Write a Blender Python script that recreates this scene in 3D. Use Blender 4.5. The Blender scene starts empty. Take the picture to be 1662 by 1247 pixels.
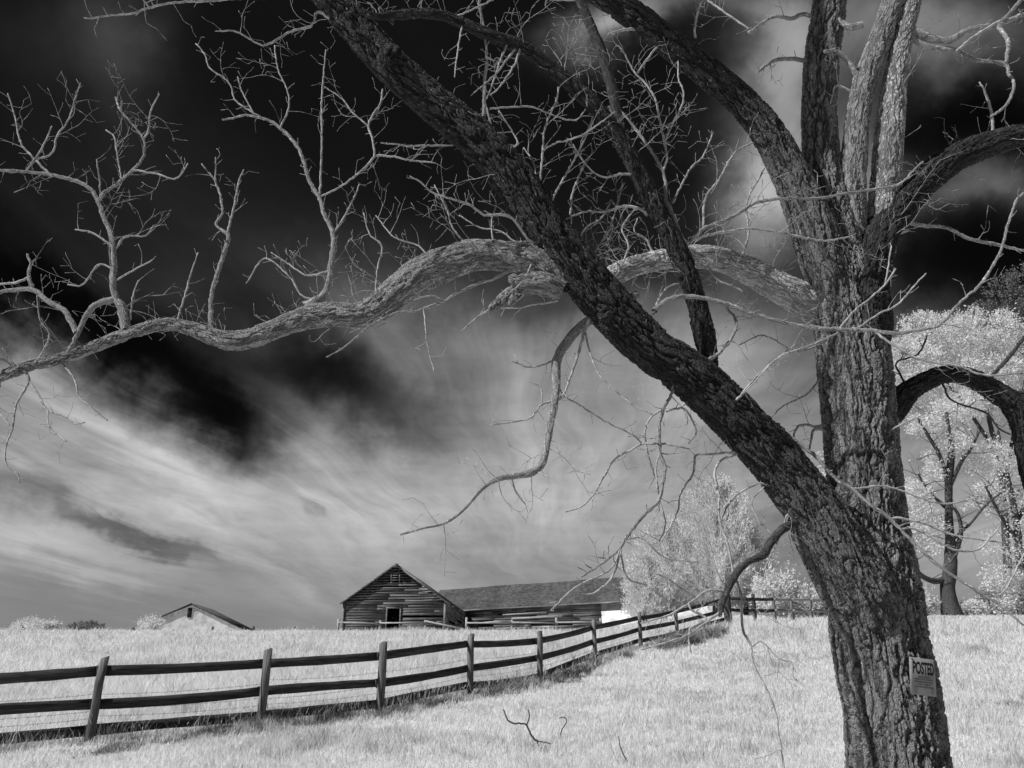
import bpy, math, random
import numpy as np
from mathutils import Vector, Matrix

# ------------------------------------------------------------------ camera, sky, sun, exposure
scene = bpy.context.scene
PITCH = math.radians(20.0)
CAM = np.array([0.0, 0.0, 1.6])
FPX = 1293.0
cam_data = bpy.data.cameras.new("camera")
cam_data.sensor_width = 36.0
cam_data.lens = FPX / 1662 * 36
cam_data.clip_start = 0.05
cam_data.clip_end = 3000
cam = bpy.data.objects.new("camera", cam_data)
scene.collection.objects.link(cam)
cam.location = CAM
cam.rotation_euler = (math.pi / 2 + PITCH, 0, 0)
scene.camera = cam

scene.view_settings.view_transform = 'Standard'
scene.view_settings.look = 'None'
scene.view_settings.gamma = 1.0
scene.view_settings.exposure = 0.1
scene.cycles.max_bounces = 6
scene.cycles.transparent_max_bounces = 4

SUN_EL = math.radians(46)
SUN_AZ = math.radians(24)          # towards the camera side, measured from due left
sdir = Vector((-math.cos(SUN_EL) * math.cos(SUN_AZ), -math.cos(SUN_EL) * math.sin(SUN_AZ), math.sin(SUN_EL)))
sl = bpy.data.lights.new("sun", 'SUN')
sl.energy = 4.7
sl.angle = math.radians(0.5)
sl.color = (1.0, 1.0, 1.0)
sun = bpy.data.objects.new("sun", sl)
sun.rotation_euler = sdir.to_track_quat('Z', 'Y').to_euler()
scene.collection.objects.link(sun)


class NT:
    """small helper for node trees"""
    def __init__(s, tree):
        s.t = tree
        s.n = tree.nodes
        s.l = tree.links

    def node(s, typ, **kw):
        n = s.n.new(typ)
        for k, v in kw.items():
            setattr(n, k, v)
        return n

    def put(s, sock, v):
        if hasattr(v, 'is_output'):
            s.l.new(v, sock)
        elif v is not None:
            sock.default_value = v

    def m(s, op, a, b=None, c=None, clamp=False):
        n = s.n.new('ShaderNodeMath')
        n.operation = op
        n.use_clamp = clamp
        s.put(n.inputs[0], a)
        s.put(n.inputs[1], b)
        s.put(n.inputs[2], c)
        return n.outputs[0]

    def vm(s, op, a, b=None):
        n = s.n.new('ShaderNodeVectorMath')
        n.operation = op
        s.put(n.inputs[0], a)
        if b is not None:
            s.put(n.inputs[1], b)
        return n.outputs['Value'] if op in ('DOT_PRODUCT', 'LENGTH') else n.outputs[0]

    def xyz(s, x, y, z):
        n = s.n.new('ShaderNodeCombineXYZ')
        s.put(n.inputs[0], x); s.put(n.inputs[1], y); s.put(n.inputs[2], z)
        return n.outputs[0]

    def sep(s, v):
        n = s.n.new('ShaderNodeSeparateXYZ')
        s.put(n.inputs[0], v)
        return n.outputs

    def noise(s, vec, scale, detail=3, rough=0.5, dist=0.0):
        n = s.n.new('ShaderNodeTexNoise')
        s.put(n.inputs['Vector'], vec)
        n.inputs['Scale'].default_value = scale
        n.inputs['Detail'].default_value = detail
        n.inputs['Roughness'].default_value = rough
        n.inputs['Distortion'].default_value = dist
        return n.outputs['Fac']

    def ramp(s, v, a, b, lo=0.0, hi=1.0, smooth=True):
        n = s.n.new('ShaderNodeMapRange')
        n.interpolation_type = 'SMOOTHSTEP' if smooth else 'LINEAR'
        s.put(n.inputs['Value'], v)
        n.inputs['From Min'].default_value = a
        n.inputs['From Max'].default_value = b
        n.inputs['To Min'].default_value = lo
        n.inputs['To Max'].default_value = hi
        return n.outputs[0]

    def mapping(s, vec, loc=(0, 0, 0), rot=(0, 0, 0), sc=(1, 1, 1), typ='POINT'):
        n = s.n.new('ShaderNodeMapping')
        n.vector_type = typ
        s.put(n.inputs['Vector'], vec)
        n.inputs['Location'].default_value = loc
        n.inputs['Rotation'].default_value = rot
        n.inputs['Scale'].default_value = sc
        return n.outputs[0]


def build_world():
    w = bpy.data.worlds.new("World")
    scene.world = w
    w.use_nodes = True
    t = NT(w.node_tree)
    bg = t.n['Background']
    tc = t.node('ShaderNodeTexCoord')
    d = t.vm('NORMALIZE', tc.outputs['Generated'])
    x, y, z = t.sep(d)
    # cirrus layer: a flat sheet of cloud far overhead (streaks run to a point on the horizon)
    zc = t.m('MAXIMUM', t.m('ADD', z, 0.05), 0.06)
    a = t.m('DIVIDE', t.m('SUBTRACT', x, t.m('MULTIPLY', y, 0.07)), zc)
    b = t.m('DIVIDE', y, zc)
    sheet = t.xyz(a, b, 0.0)
    warp = t.noise(t.mapping(sheet, sc=(0.8, 0.35, 1)), 1.0, 3, 0.5)
    a2 = t.m('ADD', a, t.m('MULTIPLY', t.m('SUBTRACT', warp, 0.5), 1.3))
    s1 = t.noise(t.xyz(t.m('MULTIPLY', a2, 2.1), t.m('MULTIPLY', b, 0.38), 3.3), 1.0, 5, 0.55)
    s2 = t.noise(t.xyz(t.m('MULTIPLY', a2, 9.0), t.m('MULTIPLY', b, 0.9), 7.7), 1.0, 4, 0.6)
    s3 = t.noise(t.xyz(t.m('MULTIPLY', a, 1.3), t.m('MULTIPLY', b, 1.3), 1.2), 2.2, 5, 0.6)
    # direction of each large cloud mass, as tangents about one fixed direction in the sky
    cp, sp = math.cos(PITCH), math.sin(PITCH)
    yq = t.m('MAXIMUM', t.m('ADD', t.m('MULTIPLY', y, cp), t.m('MULTIPLY', z, sp)), 0.08)
    u = t.m('DIVIDE', x, yq)
    v = t.m('DIVIDE', t.m('SUBTRACT', t.m('MULTIPLY', z, cp), t.m('MULTIPLY', y, sp)), yq)
    w1 = t.noise(t.xyz(u, v, 0.0), 3.6, 6, 0.6)
    w2 = t.noise(t.xyz(u, v, 5.0), 3.6, 6, 0.6)
    u2 = t.m('ADD', u, t.m('ADD', t.m('MULTIPLY', t.m('SUBTRACT', w1, 0.5), 0.20), t.m('MULTIPLY', t.m('SUBTRACT', s1, 0.5), 0.10)))
    v2 = t.m('ADD', v, t.m('ADD', t.m('MULTIPLY', t.m('SUBTRACT', w2, 0.5), 0.20), t.m('MULTIPLY', t.m('SUBTRACT', s1, 0.5), 0.10)))
    uv = t.xyz(u2, v2, 0.0)
    # base brightness by height
    vr = t.node('ShaderNodeFloatCurve')
    cu = vr.mapping.curves[0]
    prof = [(0, .085), (200, .085), (380, .12), (470, .20), (560, .40), (640, .53), (720, .62), (820, .67), (900, .65), (960, .59), (1020, .54), (1247, .46)]
    vp = t.m('DIVIDE', t.m('SUBTRACT', 623 / FPX, v2), 1247 / FPX, clamp=True)
    cu.points[0].location = (0, prof[0][1])
    cu.points[1].location = (1, prof[-1][1])
    for (py, g) in prof[1:-1]:
        cu.points.new(py / 1247, g)
    vr.mapping.update()
    t.l.new(vp, vr.inputs['Value'])
    g = vr.outputs[0]
    blobs = [
        # centre x, centre y, half length, half width, slope (deg, down to the right), amount
        (50, 500, 170, 42, 28, -.20), (250, 600, 190, 58, 29, -.36), (385, 682, 90, 48, 40, -.30), (260, 745, 180, 35, 31, .08), (600, 635, 150, 60, 14, -.24), (470, 600, 190, 60, 16, -.13), (150, 300, 280, 200, 0, .05),
        (470, 560, 150, 50, 10, -.14), (640, 500, 110, 70, 60, .12), (450, 560, 60, 25, 5, .10),
        (60, 610, 130, 28, 30, .03), (200, 730, 190, 35, 32, .12), (90, 880, 150, 30, 20, .06), (460, 740, 90, 40, 15, .10),
        (60, 780, 150, 28, 28, -.16), (250, 880, 110, 18, 27, -.20), (200, 850, 80, 14, 27, -.06), (520, 790, 40, 10, 25, -.10),
        (100, 960, 260, 60, 4, -.06), (180, 70, 70, 110, -10, .10), (230, 40, 60, 60, 0, .06), (60, 60, 90, 90, 0, .05),
        (1245, 130, 78, 125, 8, .46), (1268, 290, 66, 85, 0, .50), (1000, 42, 85, 34, -12, .52), (1180, 20, 90, 40, 10, .20),
        (1450, 60, 170, 90, 0, .36), (1600, 70, 120, 70, 0, .18), (1590, 205, 150, 34, 0, -.10), (1590, 300, 160, 38, 0, .26),
        (1390, 300, 60, 120, 0, .35), (1560, 430, 200, 50, 0, -.12), (1230, 400, 80, 50, 0, .14), (1130, 490, 120, 40, 0, .10),
        (1210, 590, 130, 60, 0, .13), (1340, 850, 170, 170, 0, -.12), (1600, 700, 200, 160, 0, -.06), (900, 560, 180, 60, 10, .05),
        (1600, 545, 160, 30, 0, .10), (1340, 930, 120, 90, 0, -.06),
    ]
    for (cx, cy, rx, ry, rot, amp) in blobs:
        mp = t.mapping(uv, loc=((cx - 831) / FPX, (623 - cy) / FPX, 0), rot=(0, 0, -math.radians(rot)), sc=(rx / FPX, ry / FPX, 1), typ='TEXTURE')
        e = t.m('EXPONENT', t.m('MULTIPLY', t.vm('DOT_PRODUCT', mp, mp), -0.9))
        g = t.m('MULTIPLY_ADD', e, amp, g)
    # wisps: stronger where there is cloud
    fade = t.ramp(z, 0.03, 0.25)
    wis = t.m('ADD', t.m('MULTIPLY', t.m('SUBTRACT', s1, 0.5), 0.50), t.m('MULTIPLY', t.m('SUBTRACT', s2, 0.5), 0.24))
    wis = t.m('ADD', wis, t.m('MULTIPLY', t.m('SUBTRACT', s3, 0.5), 0.24))
    gain = t.m('MULTIPLY', fade, t.ramp(g, 0.05, 0.45, 0.12, 1.0))
    g = t.m('MULTIPLY_ADD', wis, gain, g)
    g = t.m('SMOOTH_MAX', g, 0.06, 0.12)
    lin = t.m('POWER', g, 2.2)
    lin = t.m('MULTIPLY', lin, 0.93)
    t.l.new(lin, bg.inputs['Color'])
    bg.inputs['Strength'].default_value = 1.0


build_world()

# ------------------------------------------------------------------ helpers
rng = np.random.default_rng(7)
random.seed(7)
COL = scene.collection
R_ = np.array([1.0, 0, 0])
F_ = np.array([0, math.cos(PITCH), math.sin(PITCH)])
U_ = np.array([0, -math.sin(PITCH), math.cos(PITCH)])


def ray(px, py):
    return F_ + R_ * ((px - 831) / FPX) + U_ * ((623.5 - py) / FPX)


def at(px, py, Y):
    d = ray(px, py)
    return CAM + d * (Y / d[1])


def vdepth(p):
    return float(np.dot(p - CAM, F_))


def gray(v):
    return (v, v, v, 1)


def tag(o, label=None, cat=None, group=None, kind=None):
    if label: o['label'] = label
    if cat: o['category'] = cat
    if group: o['group'] = group
    if kind: o['kind'] = kind
    return o


def empty(name, loc, label, cat, group=None, rz=0.0):
    o = bpy.data.objects.new(name, None)
    o.empty_display_size = 0.3
    o.location = loc
    o.rotation_euler = (0, 0, rz)
    COL.objects.link(o)
    return tag(o, label, cat, group)


class MB:
    """collects verts and faces, world coordinates; build() makes one mesh object"""
    def __init__(s):
        s.v = []; s.f = []; s.n = 0; s.co = []

    def add(s, v, f, co=None):
        v = np.asarray(v, float).reshape(-1, 3)
        f = np.asarray(f, int)
        s.v.append(v); s.f.append(f + s.n)
        s.co.append(v if co is None else co)
        s.n += len(v)

    def box(s, c, size, rz=0.0, M=None):
        x, y, z = [k / 2 for k in size]
        v = np.array([[-x, -y, -z], [x, -y, -z], [x, y, -z], [-x, y, -z], [-x, -y, z], [x, -y, z], [x, y, z], [-x, y, z]])
        if M is not None:
            v = v @ np.array(M).T
        cz, sz = math.cos(rz), math.sin(rz)
        v = v @ np.array([[cz, sz, 0], [-sz, cz, 0], [0, 0, 1]])
        s.add(v + np.array(c), [[0, 3, 2, 1], [4, 5, 6, 7], [0, 1, 5, 4], [1, 2, 6, 5], [2, 3, 7, 6], [3, 0, 4, 7]])

    def beam(s, a, b, wy, hz):
        """board from a to b, hz tall, wy thick"""
        a = np.array(a, float); b = np.array(b, float)
        d = b - a
        L = np.linalg.norm(d); d /= L
        up = np.array([0, 0, 1.0])
        n = np.cross(d, up); n /= np.linalg.norm(n)
        u = np.cross(n, d)
        v = []
        for p in (a, b):
            for (i, j) in ((-1, -1), (1, -1), (1, 1), (-1, 1)):
                v.append(p + n * i * wy / 2 + u * j * hz / 2)
        s.add(v, [[0, 1, 2, 3], [7, 6, 5, 4], [0, 4, 5, 1], [1, 5, 6, 2], [2, 6, 7, 3], [3, 7, 4, 0]])

    def build(s, name, mat, parent=None, smooth=False, attr=False):
        me = bpy.data.meshes.new(name)
        V = np.concatenate(s.v)
        if parent is not None:
            pm = Matrix(parent.matrix_world) if False else world_matrix(parent)
            inv = np.array(pm.inverted())
            V = V @ inv[:3, :3].T + inv[:3, 3]
        me.vertices.add(len(V))
        me.vertices.foreach_set('co', V.astype(np.float32).ravel())
        loops = np.concatenate([f.ravel() for f in s.f])
        tot = np.concatenate([np.full(len(f), f.shape[1]) for f in s.f])
        start = np.concatenate([[0], np.cumsum(tot)[:-1]])
        me.loops.add(len(loops))
        me.loops.foreach_set('vertex_index', loops.astype(np.int32))
        me.polygons.add(len(tot))
        me.polygons.foreach_set('loop_start', start.astype(np.int32))
        me.polygons.foreach_set('loop_total', tot.astype(np.int32))
        if smooth:
            me.polygons.foreach_set('use_smooth', np.ones(len(tot), bool))
        me.update(calc_edges=True)
        if attr:
            at_ = me.attributes.new('bark_co', 'FLOAT_VECTOR', 'POINT')
            at_.data.foreach_set('vector', np.concatenate(s.co).astype(np.float32).ravel())
        me.validate()
        me.materials.append(mat)
        o = bpy.data.objects.new(name, me)
        COL.objects.link(o)
        if parent is not None:
            o.parent = parent
        return o


def world_matrix(o):
    m = Matrix.LocRotScale(o.location, o.rotation_euler, o.scale)
    if o.parent is not None:
        m = world_matrix(o.parent) @ m
    return m


# ------------------------------------------------------------------ materials
def new_mat(name):
    m = bpy.data.materials.new(name)
    m.use_nodes = True
    t = NT(m.node_tree)
    p = t.n['Principled BSDF']
    p.inputs['Roughness'].default_value = 0.85
    p.inputs['Specular IOR Level'].default_value = 0.2
    return m, t, p


def bark_material(name, cell, lo, hi, disp, lichen=0.5, lich_v=0.55, along=None):
    m, t, p = new_mat(name)
    at_ = t.node('ShaderNodeAttribute', attribute_name='bark_co')
    co = at_.outputs['Vector']
    wn = t.node('ShaderNodeTexNoise')
    t.put(wn.inputs['Vector'], t.mapping(co, sc=(1, 1, 0.5)))
    wn.inputs['Scale'].default_value = 9
    wn.inputs['Detail'].default_value = 3
    off = t.vm('MULTIPLY', t.vm('SUBTRACT', wn.outputs['Color'], (0.5, 0.5, 0.5)), (0.11, 0.11, 0.20))
    cw = t.vm('ADD', co, off)
    fa = t.noise(t.mapping(cw, sc=(1, 1, 0.15)), 0.62 / cell, 2, 0.5)
    fb = t.noise(t.mapping(cw, loc=(5, 2, 9), sc=(1, 1, 0.22)), 0.80 / cell, 2, 0.5)
    ra = t.ramp(t.m('ABSOLUTE', t.m('SUBTRACT', fa, 0.5)), 0.010, 0.070)
    rb = t.ramp(t.m('ABSOLUTE', t.m('SUBTRACT', fb, 0.5)), 0.004, 0.06, 0.2, 1.0)
    ridge = t.m('MULTIPLY', ra, rb)
    vo2 = t.node('ShaderNodeTexVoronoi', feature='DISTANCE_TO_EDGE')
    t.put(vo2.inputs['Vector'], t.mapping(cw, loc=(3, 1, 2), sc=(1, 1, 0.4)))
    vo2.inputs['Scale'].default_value = 2.4 / cell
    crack = t.ramp(vo2.outputs['Distance'], 0.0, 0.15)
    fine = t.noise(t.mapping(co, sc=(1, 1, 0.5)), 120, 4, 0.65)
    big = t.noise(co, 5, 3, 0.6)
    h = t.m('ADD', t.m('MULTIPLY', ridge, 0.62), t.m('MULTIPLY', crack, 0.22))
    h = t.m('ADD', h, t.m('MULTIPLY', fine, 0.45))
    h = t.m('ADD', h, t.m('MULTIPLY', big, 0.5))
    # colour: weathered ridges, darker tone in the cracks, lichen flecks
    cell_n = t.noise(t.mapping(co, sc=(1, 1, 0.35)), 26, 3, 0.6)
    tone = t.m('ADD', t.m('MULTIPLY', ridge, 0.45), t.m('ADD', t.m('MULTIPLY', t.ramp(cell_n, 0.3, 0.7), 0.25), t.m('MULTIPLY', t.ramp(fine, 0.35, 0.65), 0.30)))
    c = t.m('MULTIPLY_ADD', tone, hi - lo, lo)
    if along:      # shade painted into the bark colour, deepening along the stem
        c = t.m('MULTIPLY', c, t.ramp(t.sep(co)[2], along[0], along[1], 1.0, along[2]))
    ln = t.noise(co, 38, 4, 0.65, 0.4)
    lb = t.noise(co, 3.0, 3, 0.6)
    thr = t.m('ADD', ln, t.m('MULTIPLY', t.m('SUBTRACT', lb, 0.5), 0.55))
    lm = t.ramp(thr, 0.66 - 0.12 * lichen, 0.72 - 0.12 * lichen)
    lm = t.m('MULTIPLY', lm, t.ramp(ridge, 0.3, 0.8))
    mx = t.node('ShaderNodeMix', data_type='FLOAT')
    t.put(mx.inputs[0], lm); t.put(mx.inputs[2], c); mx.inputs[3].default_value = lich_v
    t.l.new(mx.outputs[0], p.inputs['Base Color'])
    if disp > 0:
        dn = t.node('ShaderNodeDisplacement')
        t.put(dn.inputs['Height'], h)
        dn.inputs['Midlevel'].default_value = 0.75
        dn.inputs['Scale'].default_value = disp
        t.l.new(dn.outputs[0], t.n['Material Output'].inputs['Displacement'])
        m.displacement_method = 'BOTH'
    p.inputs['Roughness'].default_value = 0.9
    return m


def twig_material(name, lo, hi):
    m, t, p = new_mat(name)
    tc = t.node('ShaderNodeTexCoord')
    n = t.noise(tc.outputs['Object'], 14, 3, 0.6)
    n2 = t.noise(tc.outputs['Object'], 90, 2, 0.6)
    c = t.ramp(t.m('ADD', t.m('MULTIPLY', n, 0.6), t.m('MULTIPLY', n2, 0.4)), 0.35, 0.65, lo, hi)
    t.l.new(c, p.inputs['Base Color'])
    return m


def wood_material(name, lo, hi, sc=(0.6, 6, 30), axis_attr=None, streak=1.0, pale=0.0):
    m, t, p = new_mat(name)
    tc = t.node('ShaderNodeTexCoord')
    v = t.mapping(tc.outputs['Object'], sc=sc)
    n = t.noise(v, 1.0, 6, 0.65)
    n2 = t.noise(t.mapping(tc.outputs['Object'], sc=(sc[0] * 3, sc[1] * 2, sc[2] * 3.5)), 1.0, 4, 0.6)
    n3 = t.noise(tc.outputs['Object'], 0.9, 4, 0.6)
    f = t.m('ADD', t.m('MULTIPLY', n, 0.5), t.m('ADD', t.m('MULTIPLY', n2, 0.25), t.m('MULTIPLY', n3, 0.25)))
    c = t.ramp(f, 0.38, 0.64, lo, hi)
    if pale > 0:
        pm = t.ramp(t.m('ADD', t.m('MULTIPLY', n, 0.7), t.m('MULTIPLY', n3, 0.3)), 0.56, 0.66)
        mx = t.node('ShaderNodeMix', data_type='FLOAT')
        t.put(mx.inputs[0], pm); t.put(mx.inputs[2], c); mx.inputs[3].default_value = pale
        c = mx.outputs[0]
    t.l.new(c, p.inputs['Base Color'])
    bp = t.node('ShaderNodeBump')
    bp.inputs['Strength'].default_value = 0.5
    bp.inputs['Distance'].default_value = 0.02
    t.put(bp.inputs['Height'], n2)
    t.l.new(bp.outputs[0], p.inputs['Normal'])
    return m


def leaf_material(name, lo, hi, trans=0.25, scale=2.0):
    m, t, p = new_mat(name)
    geo = t.node('ShaderNodeNewGeometry')
    tc = t.node('ShaderNodeTexCoord')
    n = t.noise(tc.outputs['Object'], scale, 3, 0.6)
    r = t.m('ADD', t.m('MULTIPLY', n, 0.6), t.m('MULTIPLY', geo.outputs['Random Per Island'], 0.4))
    c = t.ramp(r, 0.3, 0.7, lo, hi)
    t.l.new(c, p.inputs['Base Color'])
    tr = t.node('ShaderNodeBsdfTranslucent')
    t.l.new(c, tr.inputs['Color'])
    ms = t.node('ShaderNodeMixShader')
    ms.inputs[0].default_value = trans
    t.l.new(p.outputs[0], ms.inputs[1])
    t.l.new(tr.outputs[0], ms.inputs[2])
    t.l.new(ms.outputs[0], t.n['Material Output'].inputs['Surface'])
    return m


M_TRUNK = bark_material('bark_trunk', 0.062, 0.012, 0.31, 0.052, 0.12, 0.42)
M_SHADEBRANCH = bark_material('branch_painted_shade', 0.022, 0.02, 0.10, 0.005, 0.2, 0.3)  # dark copy of the branch bark, with shade put into the colour
M_LEAN = bark_material('bark_leaning_stem', 0.052, 0.012, 0.24, 0.042, 0.06, 0.25, (6.2 + .5, 6.2 + 2.4, .30))  # past its base the limb's shade is painted into the bark
M_ARM = bark_material('bark_arching_stem', 0.052, 0.012, 0.24, 0.036, 0.10, 0.35, (9.3 + 1.4, 9.3 + 3.0, .35))  # upper stem carries painted shade in its bark colour
M_SHADEBARK = bark_material('bark_painted_shade', 0.046, 0.010, 0.065, 0.030, 0.05, 0.25)  # shaded copy of the bark: the limbs' shade is in the colour
M_LIMB = bark_material('bark_limb', 0.036, 0.04, 0.36, 0.020, 0.45, 0.5)
M_PALE = bark_material('bark_lichen', 0.032, 0.14, 0.58, 0.018, 1.2, 0.8)
M_LICHEN = bark_material('bark_heavy_lichen', 0.034, 0.08, 0.38, 0.020, 1.1, 0.66)
M_BRANCH = bark_material('bark_branch', 0.024, 0.12, 0.38, 0.005, 0.7, 0.6)
M_TWIG = twig_material('twig_bark', 0.20, 0.50)
M_FARBARK = twig_material('far_bark', 0.015, 0.11)
M_FENCE = wood_material('fence_board', 0.028, 0.095, (2, 2, 26))
M_POST = wood_material('fence_post', 0.08, 0.26, (20, 20, 1.5))
M_OLDRAIL = wood_material('old_rail', 0.25, 0.5, (3, 3, 20))
M_BARN = wood_material('barn_board', 0.07, 0.26, (0.22, 0.22, 5.0), pale=0.42)
M_TRIM = wood_material('barn_trim', 0.13, 0.30, (1, 1, 8))
M_LEAF = leaf_material('infrared_leaf', 0.68, 0.90, 0.42)
M_CEDAR = leaf_material('cedar_spray', 0.66, 0.90, 0.42)
M_DULL = leaf_material('dull_leaf', 0.10, 0.22, 0.15)
M_HAZY = leaf_material('hazed_leaf', 0.24, 0.34, 0.3)  # distance haze is put into the leaf colour

# ------------------------------------------------------------------ terrain
LP = ([-60, 0, 12.3, 15, 21, 25, 35, 45, 53, 58, 64, 75, 110, 300, 900], [-1, 0, .60, .90, 1.42, 1.90, 2.80, 3.48, 3.94, 4.20, 4.26, 4.1, 3.9, 0, -20])
RP = ([-60, 0, 12.3, 15, 21, 25, 30, 37, 42, 47, 60, 110, 300, 900], [-1, 0, .60, .92, 1.50, 2.05, 2.75, 3.75, 4.35, 4.50, 4.55, 4.0, 0, -20])


def smooth_prof(P, Y):
    s = np.zeros_like(Y, dtype=float)
    for k in np.linspace(-2.2, 2.2, 9):
        s += np.interp(Y + k, P[0], P[1])
    return s / 9 - (np.mean([np.interp(k, P[0], P[1]) for k in np.linspace(-2.2, 2.2, 9)]))


def ground(X, Y):
    X = np.asarray(X, float); Y = np.asarray(Y, float)
    w = np.clip((X / np.maximum(Y + 0.01, 5) - 0.04) / 0.24, 0, 1)
    w = w * w * (3 - 2 * w)
    z = smooth_prof(LP, Y) * (1 - w) + smooth_prof(RP, Y) * w
    z = z + 0.035 * np.sin(X * 0.9 + 1.3 * np.sin(Y * 0.35)) * np.sin(Y * 0.7 + 0.5) + 0.02 * np.sin(X * 2.3 + Y * 1.7) * np.sin(Y * 2.1 - X)
    return z


def ground_hit(px, py, y0=6, y1=120):
    d = ray(px, py)
    Y = np.arange(y0, y1, 0.05)
    P = CAM[None] + d[None] * (Y / d[1])[:, None]
    below = P[:, 2] <= ground(P[:, 0], P[:, 1])
    i = int(np.argmax(below)) if below.any() else len(Y) - 1
    return P[i]


ys = np.concatenate([np.linspace(-40, 5, 40), np.linspace(5.4, 70, 190), np.linspace(72, 160, 40), np.linspace(180, 900, 20)])
xn = np.linspace(-1, 1, 241)
xs_unit = np.sign(xn) * (0.35 * np.abs(xn) + 0.65 * np.abs(xn) ** 3)
gx, gy = np.meshgrid(xs_unit, ys)
gx = gx * (90 + 1.0 * np.abs(gy))
gz = ground(gx, gy)
nx, ny = len(xs_unit), len(ys)
idx = np.arange(nx * ny).reshape(ny, nx)
fq = np.stack([idx[:-1, :-1], idx[:-1, 1:], idx[1:, 1:], idx[1:, :-1]], -1).reshape(-1, 4)
M_GROUND, t, p = new_mat('pasture')
tc = t.node('ShaderNodeTexCoord')
n1 = t.noise(tc.outputs['Object'], 0.9, 5, 0.65)
n2 = t.noise(t.mapping(tc.outputs['Object'], sc=(1, 0.5, 1)), 7, 4, 0.7)
n3 = t.noise(tc.outputs['Object'], 55, 3, 0.7)
c = t.ramp(t.m('ADD', t.m('MULTIPLY', n1, 0.35), t.m('ADD', t.m('MULTIPLY', n2, 0.35), t.m('MULTIPLY', n3, 0.3))), 0.36, 0.60, 0.50, 0.78)
t.l.new(c, p.inputs['Base Color'])
bp = t.node('ShaderNodeBump'); bp.inputs['Distance'].default_value = 0.08; bp.inputs['Strength'].default_value = 0.6
t.put(bp.inputs['Height'], t.m('ADD', n2, n3)); t.l.new(bp.outputs[0], p.inputs['Normal'])
mb = MB(); mb.add(np.stack([gx, gy, gz], -1), fq)
gnd = mb.build('ground', M_GROUND, smooth=True)
tag(gnd, kind='structure')

# ------------------------------------------------------------------ board fence
FP = [(-420, 1262), (-190, 1240), (142, 1209), (421, 1183), (616, 1161), (763, 1128), (877, 1109), (966, 1075), (1040, 1050), (1100, 1035), (1183, 1014)]
fpos = [ground_hit(a, b) for a, b in FP]
print('fence', [tuple(np.round(q, 2)) for q in fpos])
TOPPX = [(-380, 1105), (-160, 1090), (168, 1067), (432, 1054), (621, 1043), (765, 1030), (878, 1025), (966, 1006), (1040, 994), (1100, 984), (1183, 966)]
HT = [float(at(a, b, q[1])[2] - q[2]) for (a, b), q in zip(TOPPX, fpos)]
print('heights', HT)
HT[0] = HT[1] = HT[2]


def fence_line_y(X):
    return np.interp(X, [q[0] for q in fpos], [q[1] for q in fpos])


fence = empty('board_fence', fpos[5], 'dark three board farm fence with square posts running uphill across the pasture', 'fence')
lean = [(.02, .01), (0, 0), (.05, -.01), (.02, 0), (.0, 0), (-.01, 0), (.0, 0), (.0, .01), (.01, 0), (-.01, 0), (0, 0)]
tops = []
for i, (q, h) in enumerate(zip(fpos, HT)):
    m_ = MB()
    w_ = 0.105 if i < 10 else 0.26
    base = np.array([q[0], q[1], ground(q[0], q[1]) - 0.3])
    top = np.array([q[0] + lean[i][0], q[1] + lean[i][1], q[2] + h])
    d = np.array(fpos[min(i + 1, 10)]) - np.array(fpos[max(i - 1, 0)])
    ang = math.atan2(d[1], d[0])
    c_, s_ = math.cos(ang), math.sin(ang)
    ex = np.array([c_, s_, 0]) * w_ / 2
    ey = np.array([-s_, c_, 0]) * w_ / 2
    vs = []
    nl = 5
    for k in range(nl):
        f_ = k / (nl - 1)
        pc = base * (1 - f_) + top * f_
        j = 0.006 * rng.standard_normal(2)
        for (a, b) in ((-1, -1), (1, -1), (1, 1), (-1, 1)):
            zz = 0.02 * a if k == nl - 1 else 0
            vs.append(pc + ex * a + ey * b + np.array([j[0], j[1], zz]))
    fs = []
    for k in range(nl - 1):
        for a in range(4):
            b = (a + 1) % 4
            fs.append([k * 4 + a, k * 4 + b, k * 4 + 4 + b, k * 4 + 4 + a])
    fs.append([nl * 4 - 4, nl * 4 - 3, nl * 4 - 2, nl * 4 - 1])
    m_.add(vs, fs)
    o = m_.build('post', M_POST if i < 10 else M_FENCE, fence)
    tops.append((base, top, ey / np.linalg.norm(ey)))


def on_post(i, h):
    b, t_, n = tops[i]
    f_ = (0.3 + h / 1.38 * (t_[2] - b[2] - .3)) / (t_[2] - b[2])
    return b * (1 - f_) + t_ * f_


def sag_board(a, b, wy, hz, sag, nseg=7, twist=0.0):
    """one board with a slight bend, uneven edges"""
    a = np.array(a); b = np.array(b)
    d = b - a; d /= np.linalg.norm(d)
    n = np.cross(d, [0, 0, 1.0]); n /= np.linalg.norm(n)
    u = np.cross(n, d)
    vs = []; fs = []
    for k in range(nseg + 1):
        f_ = k / nseg
        p_ = a * (1 - f_) + b * f_ - np.array([0, 0, sag * 4 * f_ * (1 - f_)])
        hh = hz * (1 + 0.04 * rng.standard_normal())
        for (i, j) in ((-1, -1), (1, -1), (1, 1), (-1, 1)):
            vs.append(p_ + n * (i * wy / 2 + twist * j * (f_ - .5)) + u * j * hh / 2)
    for k in range(nseg):
        for q in range(4):
            r = (q + 1) % 4
            fs.append([k * 4 + q, k * 4 + 4 + q, k * 4 + 4 + r, k * 4 + r])
    fs.append([0, 1, 2, 3]); fs.append([nseg * 4 + 3, nseg * 4 + 2, nseg * 4 + 1, nseg * 4])
    m_ = MB(); m_.add(vs, fs)
    return m_


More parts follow.
